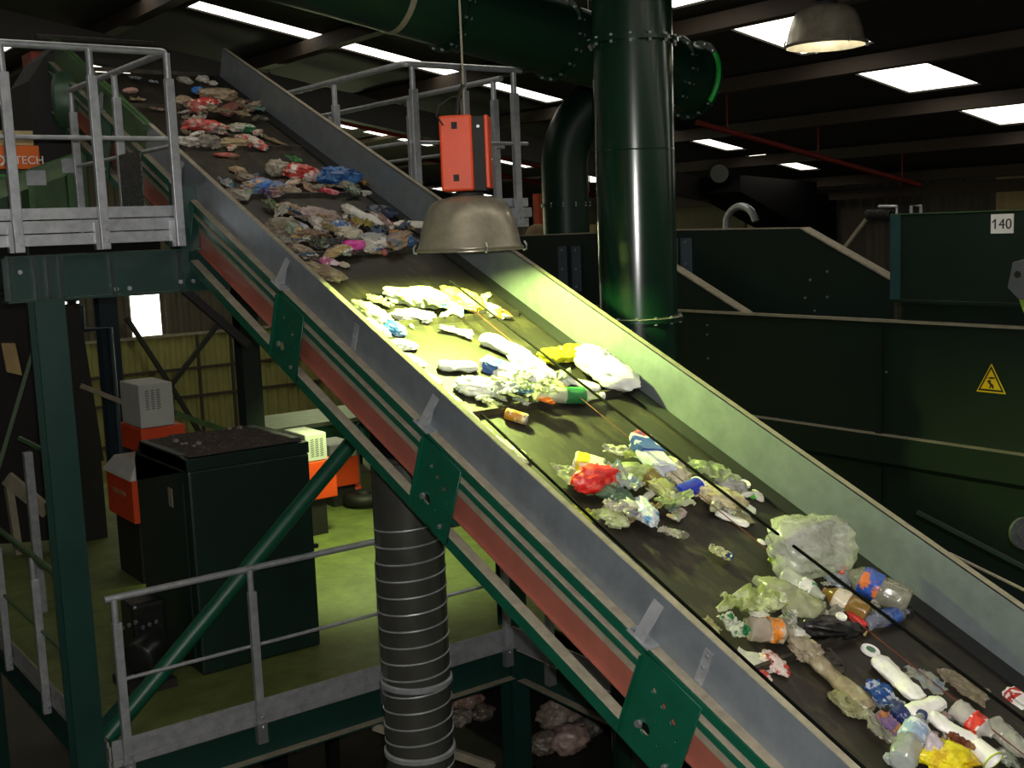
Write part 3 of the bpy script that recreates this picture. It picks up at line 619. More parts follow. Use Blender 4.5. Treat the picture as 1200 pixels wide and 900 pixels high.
MB().box(2.925,2.93,8.35,8.43,-1.98,-1.84).build('label_plate',DGAL,CB)
MB().box(3.87,3.93,8.02,8.06,-2.42,-2.39).build('latch',DARK,CB)
MB().box(2.915,2.93,8.1,8.16,-3.1,-1.75).build('door_edge',CABG,CB)
GM=thing('gear_motor','dark oily gear motor standing left of the green cabinet','motor',(2.55,8.1,ZL))
MB().box(2.38,2.72,7.95,8.35,ZL,ZL+.06).build('base',DARK,GM)
MB().lathe([(.10,0),(.125,.02),(.125,.28),(.09,.31)],(2.45,8.0,ZL+.24),(.6,.5,.1),20).build('motor_body',mat('oily_steel','#2c302e',.3,.5,.3,14),GM,40)
MB().box(2.55,2.8,8.3,8.6,ZL+.06,ZL+.55).build('gear_case',mat('oily_steel','#2c302e',.3,.5,.3,14),GM,None,.03)
for i in range(6): MB().bolt((2.46+.04*i,8.28-.03*i,ZL+.40+.02*(i%3)),(0,-.5,1),.014,.02).build('bolt',BOLT,GM)
def machine(label,X,Yf,x1,dep_,zt,zm,zb,name='optical_sorter',vents=True,stand=True,lid=False):
    M_=thing(name,label,'machine',((X+x1)/2,Yf+dep_/2,zb))
    MB().box(X,x1,Yf,Yf+dep_,zm+.004,zt).build('upper_cabinet',OFFW,M_,None,.012)
    lab(MB().box(X-.01,x1+(.09 if vents else .01),Yf-.01,Yf+dep_+.05,zb,zm).build('base',ORANGE,M_,None,.01),'orange base section')
    if vents:
        w=MB()
        for r in range(9):
            for q in range(3): w.bar((X+.06+q*.055,Yf-.001,zt-.07-r*.022),(X+.095+q*.055,Yf-.001,zt-.06-r*.022),.003,.007)
        w.build('vent_slots',DARK,M_)
    if stand: MB().box(X+.03,x1-.03,Yf+.03,Yf+dep_-.03,ZL,zb).build('stand',DARK,M_)
    return M_
machine('white cabinet with vent slots on an orange base, behind the dark green cabinet',3.61,11.0,3.945,.55,-1.375,-1.80,-2.045)
M2=thing('optical_sorter','low orange machine with a grey-white lid left of the dark green cabinet','machine',(3.8,10.6,ZL))
x0,y0=3.33,10.55
MB().box(x0,x0+1.0,y0,y0+.75,-2.60,-2.19).build('body',ORANGE,M2,None,.01)
MB().poly([(x0-.02,y0-.02,-2.19),(x0-.02,y0+.8,-2.19),(x0+.08,y0+.7,-2.05),(x0+.08,y0+.08,-2.05)],(1.04,0,0)).build('lid',OFFW,M2)
MB().box(x0+.05,x0+.95,y0+.05,y0+.7,ZL,-2.6).build('stand',DARK,M2)
MB().box(x0-.004,x0,y0+.2,y0+.55,-2.37,-2.33).build('label_strip',mat('faded_orange','#c08a66',.6,0,.2,6),M2)
machine('grey-white box with orange base right of the dark green cabinet',5.31,11,5.56,.5,-2.09,-2.39,-2.80)
machine('small white and orange unit half hidden behind the conveyor chord',6.1,12,6.45,.5,-2.45,-2.62,-2.95,vents=False)
w=thing('orange_motor','small orange motor lying on the lower platform beside the black hose','motor',(6.0,11.6,ZL))
q=atZ((408,588),ZL); w.location=q+V((0,0,H)); w['_o']=list(q)
MB().lathe([(.06,0),(.085,.02),(.085,.2),(.05,.26)],q+V((-.1,0,.10)),(1,-.3,.25),18).build('body',ORANGE,w,40); MB().box(q.x-.1,q.x+.15,q.y-.08,q.y+.08,ZL,ZL+.04).build('foot',DARK,w)
q=atZ((428,592),ZL); ho=MB().tube(arc(q+V((0,0,.09)),.18,(1,0,0),(0,1,0),0,5.6,24),.075,12); tag(ho.build('coiled_hose',BLACK,None,60),'coiled black hose on the lower platform beside the spiral duct','hose')
q=atZ((421,580),ZL); tag(MB().tube([q,q+V((0,0,.55))],.03,12).build('short_post',DGAL,None,40),'short grey post behind the black hose','post')
# pale green table conveyor further back
SC=thing('sorting_table','long pale green flat machine table in the background on the lower level','machine',(6,13,ZL))
a=atY((322,503),13.2); c=atY((392,490),13.2)
MB().box(a.x,c.x+1.0,13.2,14.3,a.z-.05,a.z).build('table_top',mat('pale_green_paint','#8fa07a',.55,0,.15,5),SC)
MB().box(a.x,c.x+1.0,13.25,14.2,a.z-.35,a.z-.05).build('side_skirt',mat('mid_green_paint','#2f6a45',.5,0,.15,5),SC)
for x in (a.x+.1,c.x+.8):
    for y in (13.3,14.1): MB().box(x-.04,x+.04,y-.04,y+.04,ZL,a.z-.35).build('leg',DARK,SC)
# columns, chute and posts at left
def column(label,p0,Y,wd,ztop,zbot,mt,name='steel_column'):
    q=atY(p0,Y); T=thing(name,label,'column',(q.x,Y,zbot)); hcol(q.x,Y+.1,zbot,ztop,wd,wd).build('shaft',mt,T); MB().box(q.x-wd*.8,q.x+wd*.8,Y+.1-wd*.8,Y+.1+wd*.8,zbot,zbot+.02).build('base_plate',mt,T); return T
T=column('blue-green column with a small pipe loop before the back wall',(133,440),17,.26,-.0,-H,BLUEG)
q=atY((118,385),16.8); r_=atY((127,520),16.8)
MB().tube([(q.x-.25,16.8,q.z+.35),(q.x-.25,16.8,q.z),(q.x+.12,16.8,q.z),(q.x+.12,16.8,-4.5)],.05,10).build('pipe_loop',BLUEG,T,60)
q=[atY(p,12.5) for p in ((72,340),(90,340),(122,540),(72,540))]
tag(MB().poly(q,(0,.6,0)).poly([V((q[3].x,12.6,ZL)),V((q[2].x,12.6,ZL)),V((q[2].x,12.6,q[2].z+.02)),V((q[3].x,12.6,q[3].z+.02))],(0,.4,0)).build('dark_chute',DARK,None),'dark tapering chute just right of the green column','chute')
tag(MB().bar(atY((95,452),11.9),atY((165,480),11.9),.05,.05).build('pipe_rail',DGAL,None),'thin grey rail crossing in front of the white cabinet','rail')
tag(MB().bar(atY((205,484),12.3),atY((285,512),12.3),.06,.06).build('pipe_rail',GREENL,None),'thin pale green rail right of the white cabinet','rail')
a=dep((2,535),9.5); c=dep((42,400),9.5); tag(MB().bar(a+(a-c)*1.05,c+(c-a)*.9,.05,.03).build('flat_brace',GREENL,None),'thin slanting brace at the far left edge','brace')
SL=thing('grey_stand','old grey steel stand in shadow at the far left','stand',tuple(dep((38,640),10)))
a=dep((32,530),10); MB().bar(a,V((a.x,a.y,ZL)),.07,.07,(1,0,0)).build('post',GALV,SL); MB().bar(dep((22,513),10),dep((52,528),10),.04,.03).build('arm',GREENL,SL)
MB().bar(dep((8,560),10.3),dep((56,600),10.3),.05,.12).build('cross_piece',DGAL,SL); MB().bar(dep((10,570),10.4),dep((22,650),10.4),.1,.06,(1,0,0)).build('side_plate',DGAL,SL)
q=[dep(p,11.9) for p in ((2,403),(18,403),(26,440),(8,436))]; tag(MB().poly(q,(.05,.3,0)).build('lit_panel',mat('tan_panel','#b59a6a',.7,0,.15,3),None),'tan panel lit in the gap at the far left','panel')
tag(MB().poly([dep(p,12) for p in ((-60,340),(50,340),(74,600),(74,632),(-60,642))],(0,.3,0)).build('shade_sheet',DARK,None),'dark sheet added as painted shade at the far left','machine')  # dark sheet added only to make the far left side darker
# ================================================================ things behind the upper left railing
US=thing('optical_sorter','orange-fronted sorting machine behind the upper left railing','machine',(1.9,9.8,ZU))
a,c=atY((-30,170),9.7),atY((48,198),9.7)
MB().box(a.x,c.x,9.7,10.4,c.z,a.z).build('front_panel',mat('sorter_orange','#e06a1c',.5,0,.1,4),US,None,.006)
c2=atY((39,153),9.7)
MB().box(a.x,c2.x,9.72,10.4,a.z+.004,c2.z).build('upper_panel',mat('cream_paint','#b9a67a',.6,0,.12,5),US)
MB().box(a.x,c.x-.02,9.75,10.4,ZU,c.z-.004).build('base',mat('dark_green_machine','#1f3a22',.5,0,.2,4),US)
MB().box(a.x,c.x,9.69,9.7,c.z-.06,c.z-.04).build('green_stripe',mat('bright_green','#2f8a3a',.5,0,.1,4),US)
ct=atY((28.5,188),9.69)
text_mesh('lettering','TITECH',.088,OFFW2,US,V((ct.x,9.692,ct.z)),V((1,0,0)),V((0,0,1)))
cc=atY((-1,188),9.69); rg=MB(); rg.tube(arc((cc.x,9.692,cc.z),.036,(1,0,0),(0,0,1),-1.4,1.4,12),.009,6); rg.build('logo_arc',OFFW2,US)
IC=thing('side_conveyor','green steel conveyor frame sloping behind the upper left railing','conveyor',(1.5,9.2,ZU))
a,c=atY((-40,236),9.2),atY((92,190),9.2); MB().bar(a,c,.05,.12).build('frame_beam',mat('pale_green_steel','#5d7350',.5,0,.3,6),IC)
MB().bar(a+V((0,-.03,.07)),c+V((0,-.03,.07)),.06,.012).build('beam_flange',GREENL,IC)
for t in (.2,.55,.9): p=a+(c-a)*t; MB().box(p.x-.02,p.x+.02,9.17,9.23,ZU,p.z-.05).build('leg',GREENL,IC)
for t in (.6,.92): p=a+(c-a)*t; MB().box(p.x-.07,p.x+.07,9.165,9.172,p.z-.06,p.z+.05).build('gusset_plate',GALV,IC)
DH=thing('drive_housing','dark machine tower with a green rounded drive guard behind the upper left railing','machine',(2.35,9.9,ZU))
P=[atY(p,9.9) for p in ((38,150),(34,95),(52,66),(74,48),(88,60),(88,215),(48,210))]
MB().poly(P,(0,.6,0)).build('tower',DARK,DH)
q=atY((72,118),9.6); MB().lathe([(.06,0),(.19,.0),(.22,.03),(.22,.16),(.19,.2)],q+V((-.03,0,0)),(1,-.55,0),32).build('drive_guard',mat('drive_green','#3a5240',.45,.1,.25,6),DH,40)
MB().box(q.x+.17,q.x+.21,9.5,9.6,q.z-.3,q.z+.12).build('guard_edge',GREENL,DH)
tag(MB().poly([atY(p,9.3) for p in ((36,200),(100,175),(104,245),(36,248))],(0,.25,0)).build('green_machine',GREENL,None),'worn green machine base behind the upper left railing','machine')
w=MB(); q0=atX((155,185),2.72); q1=atX((190,185),2.72)
a,c=atX((156,182),2.7),atX((186,235),2.7)
tag(MB().box(2.60,2.61,min(a.y,c.y),max(a.y,c.y),ZU,a.z).build('mesh_guard',mat('perforated_sheet','#5a5f5c',.5,.4,0,60,0,col2='#2a2c2a',thr=.5),None),'perforated grey guard panel behind the upper left railing','guard')
tag(MB().poly([atY(p,10.6) for p in ((36,60),(62,60),(50,80),(38,80))],(0,.3,0)).build('red_box',mat('dull_red','#8a2f1a',.6,0,.2,4),None),'dull red box high at upper left behind the railing','box')
# ================================================================ roof services and bits by the right wall
def onroof(p,dz): r=ray(p); t=(ZE+XW*RT+dz)/(r.z+RT*r.x); return r*t
for lbl,p,q in (('red sprinkler pipe under the roof right of the vertical pipe',(850,148),(1040,210)),('red sprinkler pipe under the roof seen through the far railing',(345,110),(560,195)),('lowest red sprinkler pipe seen behind the elbow pipe',(495,190),(700,225))):
    a=onroof(p,-.45);c=onroof(q,-.45); y=(a.y+c.y)/2
    T=thing('sprinkler_pipe',lbl,'pipe',(a.x,y,a.z)); xa,xb=a.x-.3,min(c.x+.5,15.6); ln=lambda x: V((x,y,rz(x)-.45))
    MB().tube([ln(xa),ln(xb)],.035,10).build('pipe',REDP,T,50)
    for x in (xa+.5,(xa+xb)/2,xb-.4): MB().tube([ln(x),ln(x)+V((0,0,.45))],.012,6).build('hanger',REDP,T)
HC=thing('portal_column','black steel portal column with haunch at the right wall','column',(15.6,13.2,-H))
q=atX((938,230),15.6); 
MB().box(15.4,15.9,q.y-.5,q.y+.5,-H,ZE-.2).build('shaft',PITCH,HC)
MB().poly([(15.4,q.y-.5,ZE+.0),(13.6,q.y-.5,rz(13.6)-.3),(13.6,q.y-.5,rz(13.6)-.55),(15.4,q.y-.5,-.35)],(0,1.0,0)).build('haunch',PITCH,HC)
MB().bar(atX((868,192),15.3),atX((925,262),15.3),.25,.25).build('diagonal',PITCH,HC)
q=atX((862,258),13); SE=MB().tube(arc(q+V((0,-.1,-.1)),.3,(0,1,0),(0,0,1),2.9,.4,10)+[q+V((0,.2,-.3)),q+V((0,.2,-H-q.z))],.055,20); SE2=SE.build('silver_elbow',GALV,None,40); tag(SE2,'small shiny silver elbow pipe near the right wall','pipe')
AR=thing('lever_arm','thin grey lever arm with coiled spring left of the hopper box','lever',tuple(atX((1020,262),9)))
MB().bar(atX((990,290),9),atX((1016,256),9),.03,.03).build('arm',DGAL,AR); a=atX((990,290),9); MB().tube([a,(a.x,a.y,-H)],.03,8).build('post',DARK,AR)
w=MB(); a=atX((1016,252),9);c=atX((1046,252),9); pts=[a+(c-a)*(i/80)+V((0,0,math.sin(i*.8)*.04))+V((math.cos(i*.8)*.04,0,0)) for i in range(81)]; w.tube(pts,.012,6); w.build('spring',DARK,AR,60)
MB().tube([atX((1030,242),9),atX((1051,242),9),atX((1051,256),9)],.015,8).build('bracket',GALV,AR)
tag(MB().lathe([(.0,0),(.09,.01),(.14,.1),(.14,.14)],atX((845,202),13.5),(-1,-.6,-.2),20,(False,True)).build('round_speaker',mat('dull_grey','#4a4c48',.5,.2,.15,6),None,50),'round grey speaker hanging near the right wall','lamp')  # round grey speaker, not a light fitting
a=atX((1068,241),9); tag(MB().tube([V((a.x,a.y,-H)),a,atX((1079,241),9),atX((1079,253),9)],.016,8).build('pipe_end',GALV,None),'little bent silver pipe end above the hopper box','pipe')
for p,mt,lb in (((650,275),mat('pale_green_drum','#6f8a5c',.6,0,.15,5),'pale green round drum top behind the dome lamp'),((630,272),mat('tan_drum','#8a7350',.7,0,.15,5),'tan rounded cover behind the dome lamp')):
    q=dep(p,14.6); tag(MB().lathe([(.15,-H-q.z),(.15,0),(.11,.07),(.04,.1)],q,(0,0,1),24).build('round_cover',mt,None,50),lb,'cover')
tag(MB().box(*(lambda q:(q.x-.06,q.x+.06,q.y-.06,q.y+.06,-H,q.z+.12))(dep((632,238),15.2))).build('orange_post',mat('orange_red','#b0401c',.5,0,.1,4),None),'orange-red post behind the far platform','post')
# ================================================================ waste on the belt: every piece its own object
W_,CL,DK='#e9e7df','#b9b9a8','#1b1a1a'
def lmat(c1,c2,al,rough=None,sc=15,thr=.5):
    rough=(.22 if al<.93 else .38) if rough is None else rough
    key='litter_%s_%s_%d_%d'%(c1[1:],(c2 or '')[1:],int(al*100),int(rough*100))
    if key in MC: return MC[key]
    mt=mat(key,c1,rough,0,.15,sc,0,al,None,c2,thr,.6)
    if c2:
        for n in mt.node_tree.nodes:
            if n.type=='VALTORGB':
                e=n.color_ramp.elements; a=lin(c1); b=lin(c2)
                e[0].position=.36; e[0].color=[x*.72 for x in a]+[1]; e[1].position=.43; e[1].color=a+[1]
                for p,c in ((.51,a),(.55,b),(.66,b)): q=e.new(p); q.color=c+[1]
                q=e.new(.72); q.color=[min(1,x*1.25+.02) for x in a]+[1]
    return mt
def ridg(p): return 1-2*abs(noise.noise(p))
def crump(p,sd,f,amp):
    o=V((sd*7.3,sd*3.1,sd*1.7)); q=p*f+o
    v=noise.voronoi(q*1.35)[0]; cr=min(1,(v[1]-v[0])*2.2)
    return amp*(ridg(q)*.42+ridg(q*2.1+V((3,1,2)))*.28+ridg(q*4.6)*.16+(cr-.5)*.34)
def frame(x1,y1,x2,y2,n):
    a=atN((x1,y1),n); b=atN((x2,y2),n); L=(b-a).length; u=(b-a)/L; return (a+b)/2,u,NX.cross(u),L
def place(bm,c,u,v): 
    for q in bm.verts: q.co=c+u*q.co.x+v*q.co.y+NX*q.co.z
def g_bag(L,W,Hh,sd,lev=4,amp=.62):
    m=MB(); bmesh.ops.create_icosphere(m.bm,subdivisions=lev,radius=1)
    for q in m.bm.verts:
        p=q.co.copy(); k=1+crump(p,sd,1.7,amp)+.36*noise.noise(p*1.05+V((sd,0,sd)))
        q.co=V((p.x*L/2*k,p.y*W/2*k,max(-Hh*.5,p.z*Hh/2*k)))
    return m
def g_film(L,W,Hh,sd,n=26,irr=.35):
    m=MB(); g=[]
    for i in range(n+1):
        r=[]
        for j in range(n+1):
            x=i/n*2-1; y=j/n*2-1; a=math.atan2(y,x); e=1+irr*noise.noise(V((math.cos(a)*1.3+sd,math.sin(a)*1.3,sd*2)))-.18*abs(math.sin(2*a))*max(abs(x),abs(y))**3
            px,py=x*L/2*e,y*W/2*e
            z=Hh*(.5*crump(V((x*1.2,y*1.2*W/L,sd)),sd,1.6,1)+.35*noise.noise(V((x*1.1,y*1.1,sd*3)))+.1)
            r.append(m.bm.verts.new((px,py,max(-Hh*.5,z))))
        g.append(r)
    for i in range(n):
        for j in range(n): m.bm.faces.new((g[i][j],g[i+1][j],g[i+1][j+1],g[i][j+1]))
    r=bmesh.ops.solidify(m.bm,geom=m.bm.faces[:],thickness=.004)
    return m
def g_rev(prof,L,R,Hh,sd,cr=.12,seg=28,sub=5,bend=0,caps=(True,True)):
    """body of revolution along local x with dents; profile runs 0..1 along the length, radius 0..1"""
    pr=[]
    for i in range(len(prof)-1):
        for k in range(sub): t=k/sub; pr.append((prof[i][0]+(prof[i+1][0]-prof[i][0])*t,prof[i][1]+(prof[i+1][1]-prof[i][1])*t))
    pr.append(prof[-1]); m=MB(); m.lathe([(max(1e-4,r),x) for x,r in pr],(0,0,0),(1,0,0),seg,caps)
    for q in m.bm.verts:
        p=q.co.copy(); d=V((p.x*3,p.y,p.z)); k=1+crump(d,sd,.9,cr)-cr*.5
        q.co=V(((p.x-.5)*L,p.y*R*k+bend*L*((p.x-.5)**2),max(-Hh/2,p.z*Hh/2*k)))
    return m
BOT=[(0,.0),(.005,.8),(.03,.97),(.10,1),(.36,.97),(.40,.93),(.46,1),(.62,1),(.72,.92),(.84,.5),(.90,.34),(.955,.33)]
def g_box(L,W,Hh,sd,amp=.06):
    m=MB(); bmesh.ops.create_cube(m.bm,size=1); bmesh.ops.bevel(m.bm,geom=m.bm.edges[:],offset=.04,segments=2,affect='EDGES'); bmesh.ops.subdivide_edges(m.bm,edges=m.bm.edges[:],cuts=5,use_grid_fill=True)
    for q in m.bm.verts:
        p=q.co.copy(); d=V((noise.noise(p*2.2+V((sd,0,0))),noise.noise(p*2.2+V((0,sd,5))),noise.noise(p*1.8+V((7,0,sd)))))
        p=p+d*amp*2; p=p*(1-.08*abs(ridg(p*2+V((sd,sd,0))))); q.co=V((p.x*L,p.y*W,max(-Hh/2,p.z*Hh)))
    return m
KN={'bag':('plastic_bag','bag'),'film':('plastic_film','plastic sheet'),'wrap':('food_wrapper','wrapper'),'bottle':('plastic_bottle','bottle'),'box':('drink_carton','carton'),'tub':('plastic_tub','tub'),
    'can':('drink_can','can'),'lid':('round_disc','lid'),'paper':('paper_scrap','paper'),'scrap':('plastic_scrap','scrap'),'tray':('food_tray','tray'),'slab':('foam_piece','foam'),'sleeve':('plastic_sleeve','plastic sleeve')}
LSEED=[10]
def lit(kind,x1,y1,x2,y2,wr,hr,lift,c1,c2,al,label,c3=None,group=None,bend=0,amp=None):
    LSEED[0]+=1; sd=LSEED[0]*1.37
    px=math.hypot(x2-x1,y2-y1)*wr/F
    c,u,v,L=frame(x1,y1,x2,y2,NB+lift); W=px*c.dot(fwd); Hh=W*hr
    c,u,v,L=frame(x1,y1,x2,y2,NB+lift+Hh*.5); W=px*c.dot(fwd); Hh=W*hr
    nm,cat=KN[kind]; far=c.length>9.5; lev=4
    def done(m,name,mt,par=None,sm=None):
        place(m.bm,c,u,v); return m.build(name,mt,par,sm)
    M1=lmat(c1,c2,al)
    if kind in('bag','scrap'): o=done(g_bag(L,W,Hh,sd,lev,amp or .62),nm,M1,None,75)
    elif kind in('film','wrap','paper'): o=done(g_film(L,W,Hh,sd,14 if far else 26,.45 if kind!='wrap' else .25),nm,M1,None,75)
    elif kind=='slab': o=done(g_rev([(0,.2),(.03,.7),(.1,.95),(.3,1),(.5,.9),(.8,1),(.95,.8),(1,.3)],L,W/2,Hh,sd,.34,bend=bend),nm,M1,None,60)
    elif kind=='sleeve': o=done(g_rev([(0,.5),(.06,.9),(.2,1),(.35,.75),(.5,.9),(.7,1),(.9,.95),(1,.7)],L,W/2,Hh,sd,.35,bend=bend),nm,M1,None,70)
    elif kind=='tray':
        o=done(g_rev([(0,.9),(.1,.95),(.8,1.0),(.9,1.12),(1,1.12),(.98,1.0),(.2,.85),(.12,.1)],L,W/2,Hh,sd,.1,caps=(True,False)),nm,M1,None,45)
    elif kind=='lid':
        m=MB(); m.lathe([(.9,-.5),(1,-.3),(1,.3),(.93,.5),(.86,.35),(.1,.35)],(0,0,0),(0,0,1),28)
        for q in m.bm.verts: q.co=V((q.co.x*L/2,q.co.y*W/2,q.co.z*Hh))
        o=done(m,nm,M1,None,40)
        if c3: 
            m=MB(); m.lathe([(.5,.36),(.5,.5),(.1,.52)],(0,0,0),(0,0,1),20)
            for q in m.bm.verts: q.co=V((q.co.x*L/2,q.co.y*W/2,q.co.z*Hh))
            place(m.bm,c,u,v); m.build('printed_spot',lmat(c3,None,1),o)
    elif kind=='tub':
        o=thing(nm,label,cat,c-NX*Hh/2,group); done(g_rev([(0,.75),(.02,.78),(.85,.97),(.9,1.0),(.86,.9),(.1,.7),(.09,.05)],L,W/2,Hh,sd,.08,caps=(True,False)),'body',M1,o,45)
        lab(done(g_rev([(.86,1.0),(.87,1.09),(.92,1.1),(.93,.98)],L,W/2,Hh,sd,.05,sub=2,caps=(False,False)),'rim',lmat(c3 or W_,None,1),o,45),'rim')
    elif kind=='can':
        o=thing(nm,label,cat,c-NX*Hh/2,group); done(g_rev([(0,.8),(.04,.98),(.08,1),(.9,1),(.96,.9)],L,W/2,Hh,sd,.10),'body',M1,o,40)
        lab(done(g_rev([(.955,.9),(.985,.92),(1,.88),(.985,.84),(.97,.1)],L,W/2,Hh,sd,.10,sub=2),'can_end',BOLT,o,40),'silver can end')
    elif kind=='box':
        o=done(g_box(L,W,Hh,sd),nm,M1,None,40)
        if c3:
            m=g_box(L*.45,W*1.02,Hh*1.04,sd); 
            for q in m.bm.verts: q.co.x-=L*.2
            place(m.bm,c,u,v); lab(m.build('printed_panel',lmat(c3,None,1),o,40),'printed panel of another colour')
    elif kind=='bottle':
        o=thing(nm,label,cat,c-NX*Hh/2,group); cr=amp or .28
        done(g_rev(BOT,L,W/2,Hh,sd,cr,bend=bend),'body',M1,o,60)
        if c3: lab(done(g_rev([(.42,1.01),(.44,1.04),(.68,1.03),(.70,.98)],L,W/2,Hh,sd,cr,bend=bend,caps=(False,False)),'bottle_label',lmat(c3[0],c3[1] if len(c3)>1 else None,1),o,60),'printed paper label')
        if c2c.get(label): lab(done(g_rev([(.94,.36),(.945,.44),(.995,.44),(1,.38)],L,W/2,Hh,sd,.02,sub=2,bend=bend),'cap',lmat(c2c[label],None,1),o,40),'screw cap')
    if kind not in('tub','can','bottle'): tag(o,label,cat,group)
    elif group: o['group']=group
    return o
c2c={}
def bottle(x1,y1,x2,y2,wr,hr,lift,c1,al,label,cap=None,lbl=None,bend=0,amp=None,c2=None):
    if cap: c2c[label]=cap
    if al<.9: al=al-.17; amp=max(amp or .28,.3)
    lit('bottle',x1,y1,x2,y2,wr,hr,lift,c1,c2,al,label,lbl,None,bend,amp)
# ---- front group, bottom right
lit('lid',1009,757,1031,768,.8,.25,0,W_,None,1,'white pot lid with a green spot lying alone on the belt','#2d6b4d')
lit('slab',1026,770,1080,822,.36,.6,.01,W_,None,1,'long white plastic piece with a torn end, above the blue wrapper')
lit('wrap',1015,800,1048,830,.8,.35,.02,'#2457a8','#cfd6e4',1,'blue snack wrapper with white print beside the beige sleeve')
lit('sleeve',951,770,1020,832,.28,.7,0,'#8f8264','#a39a7e',.95,'long twisted beige plastic sleeve lying down the belt')
lit('bag',932,752,956,772,.9,.7,.0,'#938770','#a89c84',.95,'beige crumpled knot at the upper end of the long sleeve')
lit('film',1058,786,1110,812,.5,.5,.01,CL,'#9fb3bd',.6,'clear bluish plastic film under the thin red cord at right')
lit('film',1104,790,1160,822,.62,.2,.0,'#9d9078','#b5a88e',.95,'flat translucent beige plastic sheet near the far wall')
lit('box',1180,808,1206,828,.6,.5,.0,W_,None,1,'white carton with red print at the right edge','#b5332b')
bottle(1118,828,1166,864,.48,.8,.02,'#c9c3ba',.8,'clear bottle with bright red label near the lower right corner',None,('#cf3320','#e4ddd4'),amp=.3)
bottle(1160,846,1212,892,.42,.7,.0,CL,.7,'crushed clear bottle at the bottom right edge',None,None,amp=.45)
lit('slab',1064,834,1106,822,.5,.6,.04,W_,None,1,'white folded plastic piece left of the red-labelled bottle')
lit('slab',1086,838,1144,872,.33,.6,.04,W_,None,1,'long curved white plastic strip left of the red-labelled bottle',bend=.35)
lit('tub',1142,872,1166,894,.9,.8,.02,W_,None,1,'white cup with a yellow-green corner at the bottom right','#b9c648')
bottle(1056,894,1081,836,.5,.85,.03,'#b6bdb9',.7,'clear water bottle with a dark blue cap standing up among the waste','#1c2a55',('#8fa6c4','#d9dde0'),amp=.2)
lit('bag',1084,882,1138,890,.72,.5,.01,'#e4d21c','#c9a516',1,'bright yellow crisp bag at the bottom edge')
lit('film',1108,862,1142,876,.5,.5,.05,'#7d3a26','#9c6a4b',.85,'reddish brown film lying above the yellow crisp bag')
lit('bag',1076,860,1102,880,.8,.6,.03,'#c9bcc0',None,.9,'pinkish white crumpled bag left of the brown film')
lit('scrap',978,814,1012,836,.6,.5,0,'#7c7a52','#55533a',1,'olive green scrap beneath the long beige sleeve')
lit('film',1018,836,1046,880,.6,.5,.0,'#a7a593','#c4c2b0',.7,'clear crumpled film right of the sleeve end')
lit('wrap',1030,836,1058,866,.6,.4,.05,'#8c6fa0','#c98b54',1,'purple and orange scrap of wrapper above the clear water bottle')
lit('scrap',1048,826,1062,842,.8,.8,.03,'#20295c',None,1,'small dark blue screw top under the blue wrapper')
lit('scrap',1040,886,1060,898,.7,.6,.0,'#9aa0a0','#70777a',.9,'greyish clear scrap at the bottom edge left of the yellow bag')
lit('scrap',1170,880,1190,896,.7,.5,0,'#77806c','#3b4036',1,'dark greenish scrap in the bottom right corner')
# ---- group around the big clear bag
lit('bag',907,650,982,630,.98,.72,.01,'#c9cabf','#b7b8ab',.55,'biggest clear plastic bag puffed up against the far wall',amp=.34)
lit('wrap',898,654,942,674,.45,.5,.02,'#b9d23c','#e2e6c8',1,'lime green and white wrapper in front of the big clear bag')
bottle(962,722,880,676,.42,.8,.0,'#a9ad84',.75,'large squashed pale green bottle in front of the big clear bag',None,None,amp=.4)
bottle(918,672,968,702,.42,.8,.05,'#c9ceb6',.8,'crumpled bottle with white and green label beside the amber bottle',None,('#e0ddd2','#3d8a55'),amp=.35)
bottle(1018,720,962,690,.42,.9,.02,'#8a6b32',.9,'amber brown bottle with pale label lying among clear plastic',None,('#d9cdb2','#8a6b32'),amp=.15)
lit('bag',938,732,1000,738,.5,.7,0,'#0d0c0d',None,1,'shiny black plastic bag in shadow',amp=.35)
lit('lid',980,719,992,726,.9,.3,.09,W_,None,1,'small white round cap lying on the black bag')
bottle(1066,706,985,668,.40,.9,.0,'#9b9a86',.72,'clear bottle with blue and orange label and red cap by the far wall','#d1502c',('#2b57b0','#e07a34'),amp=.14)
bottle(1012,730,1066,716,.42,.7,.0,'#8b90a0',.75,'clear bottle with dark blue label just below the blue and orange one',None,('#1f3f86','#3c5fa8'),amp=.35)
lit('wrap',996,730,1014,746,.7,.4,.0,'#c9962c','#d8c27a',1,'small yellow-orange triangle of wrapper beside the black bag')
lit('scrap',996,720,1014,732,.4,.6,.04,'#c22c24',None,1,'small bright red strip beside the amber bottle')
lit('film',834,716,910,704,.5,.8,.02,'#b9c47a','#dfe6b8',.75,'lime edged clear film near the near side wall')
lit('wrap',845,722,872,750,.75,.6,.03,'#e0e2d2','#2f8a4a',1,'white wrapper with a green leaf print near the near side wall')
bottle(876,736,932,742,.55,.9,.0,'#b7ab98',.75,'clear crumpled bottle with an orange label left of the white strip',None,('#d8822c','#cbb49a'),amp=.4)
lit('paper',856,764,906,788,.62,.12,.0,W_,None,1,'flat white card under the near black cord')
lit('scrap',898,768,918,788,.7,.5,.0,'#c9b9b0','#a9382c',1,'pale scrap with red end beside the white card')
lit('paper',916,712,938,744,.35,.5,.0,W_,'#b8c8a4',1,'narrow white paper strip between clear bottle and sleeve knot')
lit('scrap',886,784,900,796,.7,.5,0,'#a8332a','#d0c0b4',1,'small red scrap against the near side wall')
lit('film',1030,690,1066,700,.6,.6,.0,'#9a9a90','#b8b8ac',.6,'clear torn film past the blue and orange labelled bottle')
lit('bag',968,668,992,684,.7,.7,.0,'#8f979c','#a9b0b2',.8,'small grey plastic lump below the big clear bag')
lit('film',820,724,842,744,.7,.4,0,'#a39a6a','#c0bb92',.9,'dull yellowish film tucked by the near wall')
